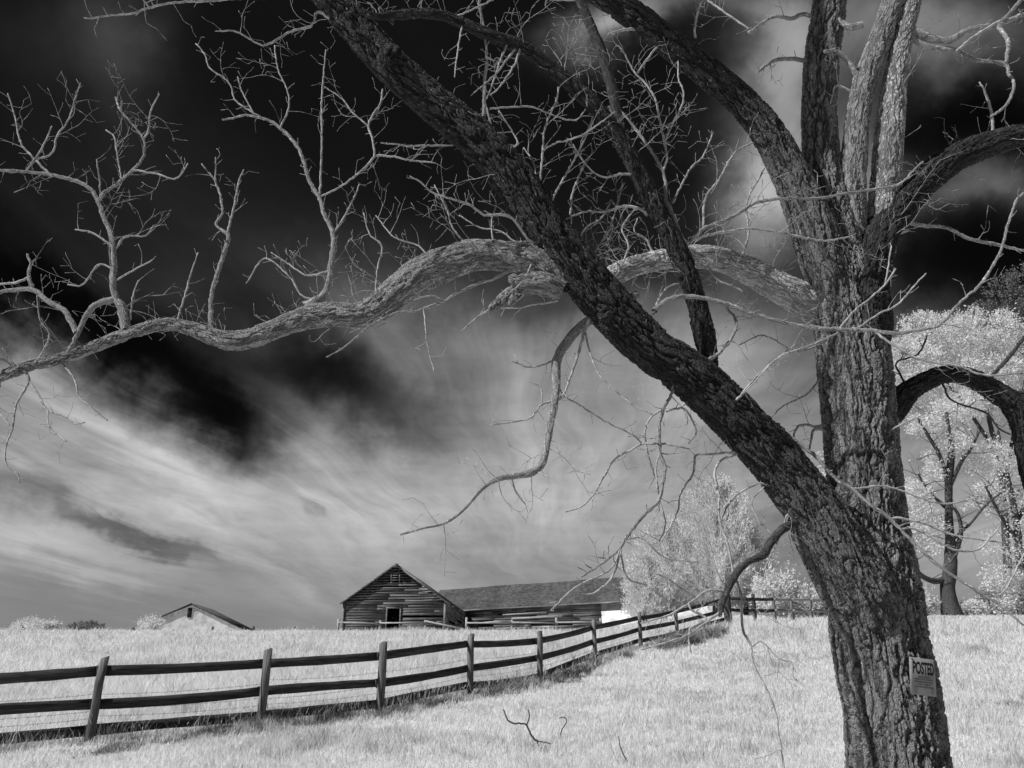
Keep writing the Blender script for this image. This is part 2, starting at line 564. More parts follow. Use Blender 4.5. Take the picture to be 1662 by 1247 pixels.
RH = [0.20, 0.64, 1.14]
jit = rng.normal(0, 0.022, (11, 3))
for i in range(10):
    for k, h in enumerate(RH):
        off = tops[i][2] * (0.105 / 2 + 0.024)
        off2 = tops[i + 1][2] * ((0.105 if i < 9 else 0.26) / 2 + 0.024)
        a = on_post(i, h + jit[i][k]) + off
        b = on_post(i + 1, h + jit[i + 1][k] + (0.03 if i == 9 else 0)) + off2
        d = (b - a) / np.linalg.norm(b - a)
        sag = 0.03 if k == 1 and i == 2 else rng.uniform(-.012, .035)
        st = 0.028 * (i % 2)
        o = sag_board(a - d * 0.07 + off / np.linalg.norm(off) * st, b + d * 0.07 + off2 / np.linalg.norm(off2) * st, 0.024, 0.15, sag, twist=rng.normal(0, .012)).build('rail', M_FENCE, fence)
M_WIRE, t, p = new_mat('rusty_wire')
p.inputs['Base Color'].default_value = gray(0.16); p.inputs['Metallic'].default_value = 0.3
for h in (0.40, 0.54, 0.80):
    m_ = MB()
    for i in range(8):
        a = on_post(i, h + rng.normal(0, .02)) + tops[i][2] * 0.12
        b = on_post(i + 1, h + rng.normal(0, .02)) + tops[i + 1][2] * 0.12
        if h > .7 and i > 5: continue
        nseg = 8
        for k in range(nseg):
            f0, f1 = k / nseg, (k + 1) / nseg
            p0 = a * (1 - f0) + b * f0 - np.array([0, 0, .03 * 4 * f0 * (1 - f0)])
            p1 = a * (1 - f1) + b * f1 - np.array([0, 0, .03 * 4 * f1 * (1 - f1)])
            m_.beam(p0, p1, 0.004, 0.004)
            for q in (0.2, 0.7):
                pb = p0 * (1 - q) + p1 * q
                m_.beam(pb + [-.012, .006, -.018], pb + [.012, -.006, .018], 0.004, 0.004)
    m_.build('barbed_wire', M_WIRE, fence)

# fence beyond the corner post, running right along the crest
FP2 = [(1226, 1006), (1258, 1005), (1287, 1003), (1318, 1004), (1352, 1003), (1392, 1003), (1440, 1003)]
b0 = fpos[10]
f2 = empty('rail_fence', tuple(b0), 'two rail weathered fence along the crest between the corner post and the big trunk', 'fence')
prev = np.array([b0[0] + 0.15, b0[1], b0[2]])
hprev = 1.28
px_y = [1.25, 1.22, 1.18, 1.12, 1.05, 1.0, 1.0]
cur = np.array([b0[0], b0[1]])
pts2 = []
for j, (a, b) in enumerate(FP2):
    Yj = b0[1] + 0.6 + 0.75 * j
    d = ray(a, b)
    X = d[0] / d[1] * Yj
    pts2.append(np.array([X, Yj, float(ground(X, Yj))]))
for j, q in enumerate(pts2):
    m_ = MB(); m_.box((q[0], q[1], q[2] + 0.5), (0.12, 0.12, 1.6 if j < 2 else 1.35), 0.2)
    m_.build('post', M_POST if j != 0 else M_FENCE, f2)
    for h in (1.12, 0.62):
        m_ = sag_board(prev + [0, -.075, h - .05 * j], q + [0, -.075, h - .05 * (j + 1)], 0.03, 0.14, 0.02)
        m_.build('rail', M_FENCE if j < 2 else M_OLDRAIL, f2)
    prev = q

# old fence in front of the barns, on the crest
f3 = empty('paddock_fence', tuple(at(700, 1020, 56)), 'low pale paddock fence of posts and one rail in front of the dark gabled barn', 'fence')
pp = None
for j, px in enumerate([549, 617, 690, 757, 831, 903, 975]):
    X = at(px, 1015, 56)[0]
    q = np.array([X, 56.0, float(ground(X, 56.0))])
    hh = [1.0, .95, .9, 1.15, .95, 1.1, 1.0][j]
    m_ = MB(); m_.box((q[0], q[1], q[2] + hh / 2), (0.15, 0.13, hh)); m_.build('post', M_OLDRAIL, f3)
    if pp is not None:
        m_ = MB()
        if j == 3:
            m_.beam(pp + [0, -.1, .85], q + [0, -.1, 0.35], 0.04, 0.11)
        else:
            m_.beam(pp + [0, -.1, .78], q + [0, -.1, .74], 0.04, 0.10)
        m_.build('rail', M_OLDRAIL, f3)
    pp = q
f4 = empty('far_fence', tuple(at(450, 1020, 62)), 'thin far fence on the skyline between the white farmhouse and the dark barn', 'fence')
pp = None
for j, px in enumerate([20, 85, 150, 215, 282, 346, 412, 480, 548]):
    X = at(px, 1015, 62)[0]
    q = np.array([X, 62.0, float(ground(X, 62.0))])
    vis = 0.35 if j < 5 else 0.55
    m_ = MB(); m_.box((q[0], q[1], q[2] + vis / 2), (0.13, 0.13, vis + 0.3)); m_.build('post', M_FENCE, f4)
    if pp is not None and j > 5:
        m_ = MB(); m_.beam(pp + [0, -.09, .38], q + [0, -.09, .40], 0.04, 0.10); m_.build('rail', M_POST, f4)
    pp = q

# ------------------------------------------------------------------ barns
M_ROOF, t, p = new_mat('shingle_roof')
tc = t.node('ShaderNodeTexCoord')
br = t.node('ShaderNodeTexNoise'); t.put(br.inputs['Vector'], t.mapping(tc.outputs['Object'], sc=(3.2, 3.2, 7))); br.inputs['Scale'].default_value = 1.0; br.inputs['Detail'].default_value = 6; br.inputs['Roughness'].default_value = 0.75
nb = t.noise(tc.outputs['Object'], 0.5, 4, 0.6)
c = t.ramp(t.m('ADD', t.m('MULTIPLY', br.outputs['Fac'], 0.7), t.m('MULTIPLY', nb, 0.3)), 0.38, 0.62, 0.035, 0.13)
t.l.new(c, p.inputs['Base Color'])
bp = t.node('ShaderNodeBump'); bp.inputs['Distance'].default_value = 0.06; bp.inputs['Strength'].default_value = 0.9
t.put(bp.inputs['Height'], br.outputs['Fac']); t.l.new(bp.outputs[0], p.inputs['Normal'])
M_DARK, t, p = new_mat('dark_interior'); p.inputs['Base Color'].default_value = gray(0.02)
M_WHITE, t, p = new_mat('whitewash')
tc = t.node('ShaderNodeTexCoord')
c = t.ramp(t.noise(tc.outputs['Object'], 1.3, 5, 0.65), 0.35, 0.6, 0.55, 0.86)
t.l.new(c, p.inputs['Base Color'])


def wall_boards(p0, p1, zb, ztop_fn, mb_, bh=0.19, th=0.03, holes=(), rough=1.0):
    """clapboards from p0 to p1 (xy), each row a few boards with uneven ends; ztop_fn(f)=top height at fraction f"""
    p0 = np.array(p0, float); p1 = np.array(p1, float)
    L = np.linalg.norm(p1 - p0)
    d = (p1 - p0) / L
    n = np.array([d[1], -d[0]])
    zmax = max(ztop_fn(0), ztop_fn(1), ztop_fn(0.5))
    z = zb
    while z < zmax:
        # span where the wall is at least this high
        fr = np.linspace(0, 1, 400)
        ok = np.array([ztop_fn(f) for f in fr]) >= z + 0.05
        if not ok.any(): break
        a, b = fr[ok][0], fr[ok][-1]
        segs = [(a, b)]
        for (ha, hb, hz0, hz1) in holes:
            if z + bh > hz0 and z < hz1 - 0.02:
                ns = []
                for (s0, s1) in segs:
                    if hb < s0 or ha > s1: ns.append((s0, s1))
                    else:
                        if ha > s0: ns.append((s0, ha))
                        if hb < s1: ns.append((hb, s1))
                segs = ns
        for (s0, s1) in segs:
            s = s0
            while s < s1 - 1e-4:
                e = min(s1, s + random.uniform(2.2, 4.8) / L)
                if s1 - e < 0.6 / L: e = s1
                if random.random() > 0.012 * rough:
                    dz = random.gauss(0, 0.008 * rough); dz2 = random.gauss(0, 0.008 * rough); wob = random.uniform(0, 0.025) * rough
                    A = p0 + d * (s * L + 0.004); B = p0 + d * (e * L - 0.004)
                    zt0 = min(z + bh + 0.01, ztop_fn(s) if s0 != s else z + bh); zt1 = z + bh + 0.01
                    top = z + bh + 0.012
                    ta = min(top, max(z + .05, ztop_fn(min(1, s + 0.004)))) ; tb = min(top, max(z + .05, ztop_fn(max(0, e - 0.004))))
                    o1 = n * (th + wob); o0 = n * 0.004
                    v = [[*(A + o1), z + dz], [*(B + o1), z + dz2], [*(B + o0), tb], [*(A + o0), ta],
                         [*(A - n * .03), z + dz], [*(B - n * .03), z + dz2], [*(B - n * .03), tb], [*(A - n * .03), ta]]
                    mb_.add(v, [[0, 1, 2, 3], [4, 7, 6, 5], [0, 4, 5, 1], [1, 5, 6, 2], [2, 6, 7, 3], [3, 7, 4, 0]])
                s = e
        z += bh


def slab(mb_, a, b, c, d, th):
    """roof slab over quad a,b (eave) c,d (ridge); thickness th downward"""
    q = np.array([a, b, c, d], float)
    n = np.cross(q[1] - q[0], q[3] - q[0]); n /= np.linalg.norm(n)
    if n[2] < 0: n = -n
    v = np.concatenate([q, q - n * th])
    mb_.add(v, [[0, 1, 2, 3], [7, 6, 5, 4], [0, 4, 5, 1], [1, 5, 6, 2], [2, 6, 7, 3], [3, 7, 4, 0]])


# gabled wooden barn
RF = np.array([-4.87, 60.0]); th = math.radians(3.2)
ax = np.array([math.sin(th), math.cos(th)])        # depth direction
lx = np.array([-math.cos(th), math.sin(th)])       # to the left
W, D = 7.45, 13.4
LF = RF + lx * W; RB = RF + ax * D; LB = LF + ax * D
ZB, ZE, ZP = 3.9, 6.56, 9.15
barn = empty('wooden_barn', (float(RF[0] + lx[0] * W / 2), float(RF[1]), ZB), 'dark weathered wooden barn with a gable end, clapboards and an open doorway', 'barn')
gable = lambda f: ZE + (ZP - ZE) * (1 - abs(2 * f - 1))
dl, dr = 0.435, 0.565
m_ = MB()
dz0, dz1 = ZB, 6.07
fL = lambda px: (np.linalg.norm(LF - RF) and ((px - 559) / 163.0))
h0, h1 = fL(629), fL(651)
wall_boards(LF, RF, ZB, gable, m_, holes=[(h0, h1, dz0, dz1)])
m_.build('gable_wall', M_BARN, barn)
m_ = MB(); wall_boards(RF, RB, ZB, lambda f: ZE - 0.02, m_, rough=1.5); m_.build('side_wall', M_BARN, barn)
m_ = MB(); wall_boards(LB, LF, ZB, lambda f: ZE - 0.02, m_); wall_boards(RB, LB, ZB, gable, m_); m_.build('rear_wall', M_BARN, barn)
rf = MB()
e3 = lambda xy, z: np.array([xy[0], xy[1], z])
pk_f = (LF + RF) / 2; pk_b = (LB + RB) / 2
ov = 0.28; sl_ = (ZP - ZE) / (W / 2)
for side, (F0, B0) in ((1, (RF, RB)), (-1, (LF, LB))):
    out = -lx * side
    fe = e3(F0 + out * ov - ax * .22, ZE - ov * sl_ + 0.16); be = e3(B0 + out * ov + ax * .2, ZE - ov * sl_ + 0.16)
    slab(rf, fe, be, e3(pk_b + ax * .2, ZP + 0.16), e3(pk_f - ax * .22, ZP + 0.16), 0.09)
roof = rf.build('roof', M_ROOF, barn)
m_ = MB()
for side, F0 in ((1, RF), (-1, LF)):
    out = -lx * side
    m_.beam(e3(F0 + out * ov - ax * .25, ZE - ov * sl_ + 0.06), e3(pk_f - ax * .25, ZP + 0.07), 0.04, 0.15)
m_.build('rake_board', M_TRIM, barn)
for F0 in (RF, LF):
    m_ = MB(); m_.box((F0[0] - ax[0] * .05, F0[1] - ax[1] * .05, (ZB + ZE) / 2), (0.15, 0.10, ZE - ZB - .04), -th); m_.build('corner_board', M_TRIM, barn)
m_ = MB()
dA = LF + (RF - LF) * h0; dB = LF + (RF - LF) * h1; nrm = -ax
for q in (dA, dB):
    m_.box((q[0] + nrm[0] * .05, q[1] + nrm[1] * .05, (dz0 + dz1) / 2), (0.10, 0.08, dz1 - dz0), -th)
m_.box((*((dA + dB) / 2 + nrm * .05), dz1 + 0.055), (np.linalg.norm(dB - dA) + 0.16, 0.08, 0.11), -th)
m_.build('door_frame', M_BARN, barn)
m_ = MB()
for _ in range(9):   # scraps of broken lining seen inside the doorway
    f_ = random.random(); q = dA * (1 - f_) + dB * f_ + ax * random.uniform(0.5, 1.6)
    m_ = MB(); m_.box((q[0], q[1], random.uniform(dz0 + .8, dz1 - .1)), (random.uniform(.04, .12), .03, random.uniform(.04, .10)), random.random())
    m_.build('broken_lath', M_TRIM, barn)
m_ = MB(); q = (dA + dB) / 2 + ax * 2.0; m_.box((q[0], q[1], 5.2), (4.6, .05, 2.6), -th); m_.build('door_shade_sheet', M_DARK, barn)  # added dark sheet standing in for the shade inside the doorway
m_ = MB()   # small louvre at the peak
q = pk_f - ax * .09
for k in range(4):
    m_.box((q[0], q[1], ZP - 1.05 + k * .17), (0.62 - .06 * k, .06, .05), -th)
for s in (-1, 1):
    m_.box((q[0] + s * .31, q[1], ZP - .78), (.07, .09, .75), -th)
m_.box((q[0], q[1] - .25, ZP - .02), (.34, .3, .26), -th)
m_.build('gable_vent', M_TRIM, barn)

# long wing barn
WA = np.array([-4.15, 73.2]); WBm = np.array([7.44, 69.0]); wd = (WBm - WA) / np.linalg.norm(WBm - WA)
wn_ = np.array([-wd[1], wd[0]])
LEN_T = 24.0; LEN_W = np.linalg.norm(WBm - WA); DW = 7.4
zE = lambda s: 7.10 + 0.024 * s
zR = lambda s: 9.25 + 0.030 * s
wing = empty('long_barn', (float(WA[0]), float(WA[1]), 4.2), 'long low barn wing with shingled roof, broken board wall and whitewashed right end', 'barn')
A0 = WA - wd * 4.2
rows = MB(); NX, NR = 60, 14
vs = []
for j in range(NR + 1):
    f_ = j / NR
    for i in range(NX + 1):
        s = -4.2 + (LEN_T + 4.4) * i / NX
        bb = WA + wd * s + wn_ * (-.35 + (DW / 2 + .35) * f_)
        z = zE(s) - .18 + (zR(s) - zE(s) + .18) * f_ + 0.035 * math.sin(s * 0.7) * f_ + random.gauss(0, .012)
        vs.append([bb[0], bb[1], z])
fs = [[j * (NX + 1) + i, j * (NX + 1) + i + 1, (j + 1) * (NX + 1) + i + 1, (j + 1) * (NX + 1) + i] for j in range(NR) for i in range(NX)]
rows.add(vs, fs)
slab(rows, e3(A0 + wn_ * (DW + .3), zE(-4.2) - .18), e3(WA + wd * (LEN_T + .2) + wn_ * (DW + .3), zE(LEN_T) - .18),
     e3(WA + wd * (LEN_T + .2) + wn_ * DW / 2, zR(LEN_T) - .01), e3(A0 + wn_ * DW / 2, zR(-4.2) - .01), .08)
rows.build('roof', M_ROOF, wing)
m_ = MB(); m_.beam(e3(WA - wn_ * .36, zE(0) - .24), e3(WA + wd * LEN_T - wn_ * .36, zE(LEN_T) - .24), .05, .12); m_.build('fascia', M_BARN, wing)
m_ = MB(); wall_boards(WA, WBm, 4.1, lambda f: 7.0 + .3 * f, m_, rough=3.0, holes=[(0.10, 0.22, 5.6, 5.9), (0.5, .8, 5.5, 5.7)]); m_.build('board_wall', M_BARN, wing)
m_ = MB()
m_.beam(e3(WA + wn_ * .5, 5.7), e3(WBm + wn_ * .5, 5.9), .05, 2.3); m_.build('inner_wall', M_BARN, wing)
for (s0, s1, z0) in ((3.6, 7.6, 6.45), (4.4, 9.0, 6.1), (1.8, 4.0, 5.8)):   # pale loose boards
    m_ = MB(); m_.beam(e3(WA + wd * s0 - wn_ * .1, z0), e3(WA + wd * s1 - wn_ * .12, z0 + .10), .03, .15); m_.build('loose_board', M_OLDRAIL, wing)
m_ = MB(); Wc = WBm + wd * ((LEN_T - LEN_W) / 2) + wn_ * .12
m_.box((Wc[0], Wc[1], 5.6), (LEN_T - LEN_W, .24, 3.5), math.atan2(wd[1], wd[0]))
m_.box((*(WA + wd * (LEN_T) + wn_ * DW / 2), 5.3), (.24, DW - .1, 2.6), math.atan2(wd[1], wd[0]))
m_.build('white_wall', M_WHITE, wing)
for px in (1010, 1048, 1150):
    s = LEN_W + 1.0 + (px - 985) / 205 * 11
    q = WA + wd * s - wn_ * .01
    m_ = MB(); m_.box((q[0], q[1], 6.55 + .028 * s * .5), (.14, .06, .5), math.atan2(wd[1], wd[0])); m_.build('slot_window', M_DARK, wing)

# pale lean gable at far left: white farmhouse
FY = 88.0
hx = at(309, 1000, FY)[0]
house = empty('white_farmhouse', (hx, FY, 4.2), 'white gabled farmhouse end peeping over the crest with a vine on its left side', 'house')
pk = at(313, 981, FY)[2]; ev = at(300, 1021, FY)[2]; hw = 5.9
HA = math.radians(6)
hxd = np.array([math.cos(HA), math.sin(HA), 0]); hyd = np.array([-math.sin(HA), math.cos(HA), 0])
hp = lambda a, b, z: np.array([hx, FY, 0]) + hxd * a + hyd * b + np.array([0, 0, z])
m_ = MB()
w_ = hw - .5
for b in (0, 9):
    m_.add([hp(-w_, b, 3.5), hp(w_, b, 3.5), hp(w_, b, ev + .1), hp(0, b, pk - .08), hp(-w_, b, ev + .1)], [[0, 1, 2, 3, 4]])
for a in (-w_, w_):
    m_.add([hp(a, 0, 3.5), hp(a, 9, 3.5), hp(a, 9, ev + .1), hp(a, 0, ev + .1)], [[0, 1, 2, 3]])
m_.build('wall', M_WHITE, house)
m_ = MB()
for s_ in (-1, 1):
    slab(m_, hp(s_ * hw, -.2, ev - .06), hp(s_ * hw, 9.2, ev - .06), hp(0, 9.2, pk + .12), hp(0, -.2, pk + .12), .12)
m_.build('roof', M_ROOF, house)
m_ = MB(); q = hp(-.1, -.03, at(311, 995, FY)[2]); m_.box(tuple(q), (.42, .08, .95), HA); m_.build('slot_window', M_DARK, house)

# ------------------------------------------------------------------ tubes (trunks, limbs, twigs)
def catmull(P, step):
    """P: n x k array; resample smoothly, about `step` metres apart in xyz (first 3 columns)"""
    P = np.asarray(P, float)
    if len(P) < 3:
        n = max(2, int(np.linalg.norm(P[-1, :3] - P[0, :3]) / step) + 1)
        f_ = np.linspace(0, 1, n)[:, None]
        return P[0] * (1 - f_) + P[-1] * f_
    Q = np.vstack([2 * P[0] - P[1], P, 2 * P[-1] - P[-2]])
    out = []
    for i in range(1, len(Q) - 2):
        p0, p1, p2, p3 = Q[i - 1], Q[i], Q[i + 1], Q[i + 2]
        n = max(2, int(np.linalg.norm(p2[:3] - p1[:3]) / step))
        t_ = np.linspace(0, 1, n, endpoint=False)[:, None]
        out.append(0.5 * ((2 * p1) + (-p0 + p2) * t_ + (2 * p0 - 5 * p1 + 4 * p2 - p3) * t_ ** 2 + (-p0 + 3 * p1 - 3 * p2 + p3) * t_ ** 3))
    out.append(Q[-2][None])
    return np.vstack(out)


def tube(mb_, C, R, n, lump=0.0, seed=0, cap=True):
    C = np.asarray(C, float); R = np.maximum(np.asarray(R, float), 1e-4)
    m = len(C)
    T = np.gradient(C, axis=0)
    T /= np.linalg.norm(T, axis=1)[:, None] + 1e-12
    N = np.zeros((m, 3))
    r0 = np.array([0, -1.0, 0]) if abs(T[0][1]) < 0.9 else np.array([1.0, 0, 0])
    v = r0 - T[0] * np.dot(r0, T[0]); N[0] = v / np.linalg.norm(v)
    for i in range(1, m):
        v = N[i - 1] - T[i] * np.dot(N[i - 1], T[i])
        N[i] = v / np.linalg.norm(v)
    B = np.cross(T, N)
    a = np.linspace(0, 2 * math.pi, n, endpoint=False)
    L = np.concatenate([[0], np.cumsum(np.linalg.norm(np.diff(C, axis=0), axis=1))])
    ca, sa = np.cos(a), np.sin(a)
    RR = np.repeat(R[:, None], n, 1)
    if lump > 0:
        rs = np.random.default_rng(seed)
        acc = np.zeros_like(RR)
        rm = float(R.mean())
        for k in range(9):
            fl = rs.uniform(0.25, 1.6) / rm; ph = rs.uniform(0, 6.28, 2); ka = rs.integers(1, 6)
            acc += np.sin(L[:, None] * fl + ph[0] + ka * a[None, :]) * rs.uniform(.3, 1) * np.cos(L[:, None] * fl * .37 + ph[1])
        RR = RR * (1 + lump * acc / 3)
    V = C[:, None, :] + N[:, None, :] * (RR * ca)[..., None] + B[:, None, :] * (RR * sa)[..., None]
    co = np.stack([RR * ca + seed * 1.7, RR * sa, np.repeat(L[:, None], n, 1) + seed * 3.1], -1)
    V = V.reshape(-1, 3); co = co.reshape(-1, 3)
    i0 = np.arange(m - 1)[:, None] * n + np.arange(n)[None]
    i1 = np.arange(m - 1)[:, None] * n + (np.arange(n)[None] + 1) % n
    F = np.stack([i0, i1, i1 + n, i0 + n], -1).reshape(-1, 4)
    if cap:
        V = np.vstack([V, C[-1] + T[-1] * R[-1] * .8]); co = np.vstack([co, co[-1]])
        tip = len(V) - 1
        base = (m - 1) * n
        ft = np.array([[base + k, base + (k + 1) % n, tip, tip] for k in range(n)])
        mb_.add(V, F, co)
        mb_.f.append(ft[:, :3] + mb_.n - len(V))
    else:
        mb_.add(V, F, co)


def grow(mb_, p, d, length, r0, level, up=0.10, kink=0.30, sides=5):
    """one crooked twig with alternate short spurs"""
    seg = 0.035 + 0.02 * random.random() if level else 0.055
    n = max(2, int(length / seg))
    pts = [np.array(p, float)]; rr = [r0]
    d = np.array(d, float); d /= np.linalg.norm(d)
    side = 1
    bend = rng.normal(0, 0.09, 3)
    ax_ = np.cross(d, rng.standard_normal(3)); ax_ /= np.linalg.norm(ax_)
    for i in range(n):
        d = d + rng.normal(0, kink * 0.33, 3) + bend + np.array([0, 0, up * (1 if i > n * .3 else .4)])
        if random.random() < .25:
            d = d + rng.normal(0, kink * .55, 3)
        d /= np.linalg.norm(d)
        q = pts[-1] + d * seg
        pts.append(q)
        f_ = (i + 1) / n
        r = max(0.0015, r0 * (1 - .8 * f_))
        rr.append(r)
        if level > 0 and i > 0 and random.random() < (0.42 if level > 1 else 0.34):
            side = -side
            pr = np.cross(d, ax_) * side + rng.normal(0, .35, 3)
            dd = d * 0.55 + pr * .9 + np.array([0, 0, .12])
            ln = length * random.uniform(.22, .5) * (1.1 - .6 * f_) if level > 1 else random.uniform(.03, .13)
            grow(mb_, q, dd, max(.03, ln), max(.0016, r * .75), level - 1, up, kink, sides if level > 1 else 4)
    rr[-1] = max(rr[-1], .0020)      # bud
    tube(mb_, pts, rr, sides)


PATHS = {}


def px_path(pts, Y0, Y1):
    """pts [(px,py,r_px)] -> n x 4 world points with radii; distance runs Y0 -> Y1 along the path"""
    pts = np.array(pts, float)
    L = np.concatenate([[0], np.cumsum(np.hypot(*np.diff(pts[:, :2], axis=0).T))]); L /= L[-1]
    out = []
    for (x, y, r), l in zip(pts, L):
        Y = Y0 + (Y1 - Y0) * l
        P = at(x, y, Y)
        out.append([*P, r * vdepth(P) / FPX])
    return np.array(out)


def parent_Y(key, x, y):
    """distance of the parent limb where the child leaves it"""
    best = None
    for k in (key if isinstance(key, (list, tuple)) else [key]):
        S = PATHS[k]
        rel = S[:, :3] - CAM
        dep = rel @ F_
        px = 831 + FPX * (rel @ R_) / dep; py = 623.5 - FPX * (rel @ U_) / dep
        dd = np.hypot(px - x, py - y)
        i = int(np.argmin(dd))
        if best is None or dd[i] < best[0]:
            best = (dd[i], S[i, 1])
    return best[1]


def clear_mesh_name(o, name):
    o.name = name
    return o


TY = 7.3
tree = empty('bare_tree', (2.6 / 5.8 * TY, TY, float(ground(3.2, TY))), 'big bare furrowed tree leaning and forking beside the camera, filling the frame', 'tree')

# --- trunk and main leaders: (px, py, half-width px)
MAIN = {
    'trunk': dict(p=[(1480, 1420, 98), (1466, 1330, 84), (1458, 1247, 75), (1447, 1150, 73), (1434, 1080, 72), (1424, 1010, 70), (1416, 930, 64), (1409, 860, 57), (1404, 790, 54), (1396, 700, 53), (1388, 600, 54), (1379, 520, 52), (1368, 450, 45), (1354, 390, 37), (1342, 330, 30), (1334, 270, 26), (1330, 200, 24), (1331, 130, 24), (1339, 60, 24), (1349, -10, 23), (1354, -60, 22)], Y=(TY + .0, TY + .0), mat=M_TRUNK, n=200, step=.012, name='trunk', ext=[(2.8, 7.2, 10.6, .15), (2.6, 7.1, 12, .11), (2.8, 7.0, 13.6, .06)]),
    'lean': dict(p=[(1430, 1060, 40), (1396, 965, 56), (1346, 875, 50), (1308, 810, 42), (1222, 706, 38), (1135, 622, 36), (1060, 568, 34), (990, 500, 35), (940, 440, 34), (885, 370, 32), (832, 290, 31), (775, 228, 29), (700, 165, 27), (634, 105, 26), (560, 22, 25), (505, -50, 24)], Y=(TY - .12, 5.95), mat=M_LEAN, n=150, step=.012, name='limb', ext=[(-2.3, 6.0, 9.2, .15), (-2.1, 6.15, 10.2, .15), (-1.7, 6.25, 11.3, .14), (-1.4, 6.2, 12.5, .11), (-1.5, 6.0, 13.6, .07)]),  # ext: unseen upper end, added as a shade caster for the leader
    'arm': dict(p=[(1385, 580, 30), (1358, 480, 36), (1334, 410, 35), (1308, 340, 31), (1278, 272, 27), (1240, 207, 24), (1190, 153, 22), (1132, 105, 21), (1064, 52, 20), (1002, 5, 20), (952, -35, 19)], Y=(TY, 6.75), mat=M_ARM, n=120, step=.012, name='limb', ext=[(.45, 6.4, 9.6, .15), (.05, 5.95, 10.1, .19), (.06, 5.8, 11.0, .19), (.14, 5.8, 11.9, .18), (.3, 5.8, 12.9, .12), (.2, 5.7, 14.0, .06)]),  # ext: unseen end, added and shaped to block sun from the leader
    'second': dict(p=[(1385, 540, 30), (1387, 470, 27), (1386, 410, 22), (1384, 340, 20), (1386, 260, 19), (1393, 190, 18), (1408, 120, 18), (1431, 60, 17), (1452, 0, 17), (1470, -50, 16)], Y=(TY + .05, 7.0), mat=M_LIMB, n=100, step=.012, name='limb', ext=[(4.0, 6.9, 11.0, .10), (4.3, 6.9, 12.6, .07), (4.1, 6.7, 14, .04)]),
    'third': dict(p=[(1400, 560, 18), (1414, 470, 20), (1427, 400, 24), (1434, 330, 23), (1441, 250, 22), (1447, 180, 20), (1454, 120, 17), (1466, 60, 14), (1481, 0, 13), (1494, -50, 12)], Y=(TY + .12, 6.95), mat=M_LICHEN, n=90, step=.012, name='limb'),
    'right_high': dict(p=[(1392, 620, 34), (1398, 540, 42), (1402, 470, 38), (1416, 410, 32), (1440, 365, 27), (1470, 325, 24), (1505, 290, 23), (1550, 258, 21), (1600, 237, 19), (1650, 222, 17), (1720, 205, 15)], Y=(TY - .1, 7.3), mat=M_SHADEBARK, n=100, step=.012, name='limb'),
    'right_low': dict(p=[(1420, 700, 20), (1450, 660, 21), (1480, 632, 15), (1528, 609, 12), (1570, 612, 13), (1607, 630, 15), (1640, 655, 16), (1660, 692, 15), (1667, 745, 14), (1680, 800, 12), (1712, 845, 10)], Y=(TY + .02, 7.7), mat=M_SHADEBARK, n=80, step=.012, name='limb'),
    'back': dict(p=[(1345, 520, 24), (1310, 490, 26), (1262, 465, 24), (1215, 440, 21), (1165, 420, 18), (1110, 417, 17), (1060, 424, 16), (1010, 440, 16), (975, 462, 15)], Y=(TY + .1, 7.0), mat=M_PALE, n=80, step=.012, name='limb'),
    'long': dict(p=[(925, 462, 16), (900, 440, 24), (865, 420, 24), (820, 416, 24), (775, 414, 24), (735, 424, 26), (690, 442, 27), (650, 470, 25), (615, 498, 23), (580, 512, 19), (535, 510, 18), (495, 517, 18), (450, 533, 15), (405, 550, 15), (370, 553, 14), (340, 545, 12), (300, 530, 10), (260, 527, 9), (215, 540, 8), (170, 556, 8), (130, 572, 8), (90, 585, 8), (50, 593, 8), (10, 608, 8), (-40, 622, 7)], Y=(6.5, 6.8), mat=M_LIMB, n=96, step=.010, name='limb'),
    'cross': dict(p=[(1150, 622, 17), (1150, 590, 14), (1142, 540, 15), (1128, 480, 14), (1106, 420, 15), (1082, 370, 14), (1052, 312, 13), (1020, 250, 12), (988, 200, 12), (940, 148, 11), (895, 110, 10), (850, 78, 9), (810, 64, 9), (760, 42, 7), (720, 26, 6), (680, 22, 6), (630, 26, 5), (600, 24, 4)], Y=(6.9, 5.9), mat=M_SHADEBARK, n=48, step=.012, name='limb'),
    'cross_up': dict(p=[(1006, 222, 10), (1000, 180, 8), (990, 130, 8), (976, 85, 9), (962, 50, 8), (940, 0, 7), (925, -30, 6)], Y=(6.6, 6.3), mat=M_SHADEBRANCH, n=36, step=.012, name='limb'),
    'hang': dict(p=[(1035, 478, 6), (990, 500, 8), (950, 525, 8), (922, 553, 7.5), (904, 585, 7.5), (903, 622, 6.5), (899, 660, 6.2), (892, 695, 6), (887, 725, 5.6), (880, 752, 6), (864, 767, 6), (840, 772, 5), (815, 776, 4.5), (798, 782, 4), (779, 797, 3), (750, 830, 2.2), (720, 850, 1.8), (686, 858, 1.6), (650, 868, 1.4)], Y=(6.75, 6.0), mat=M_BRANCH, n=24, step=.015, name='limb'),
    'low_drop': dict(p=[(1325, 835, 6), (1291, 847, 7), (1267, 862, 6.5), (1248, 885, 6.5), (1238, 901, 6.5), (1213, 913, 5), (1195, 931, 6), (1180, 959, 5.5), (1171, 983, 5), (1168, 1000, 3)], Y=(7.0, 6.4), mat=M_SHADEBRANCH, n=36, step=.015, name='limb'),
}
limb_obj = {}
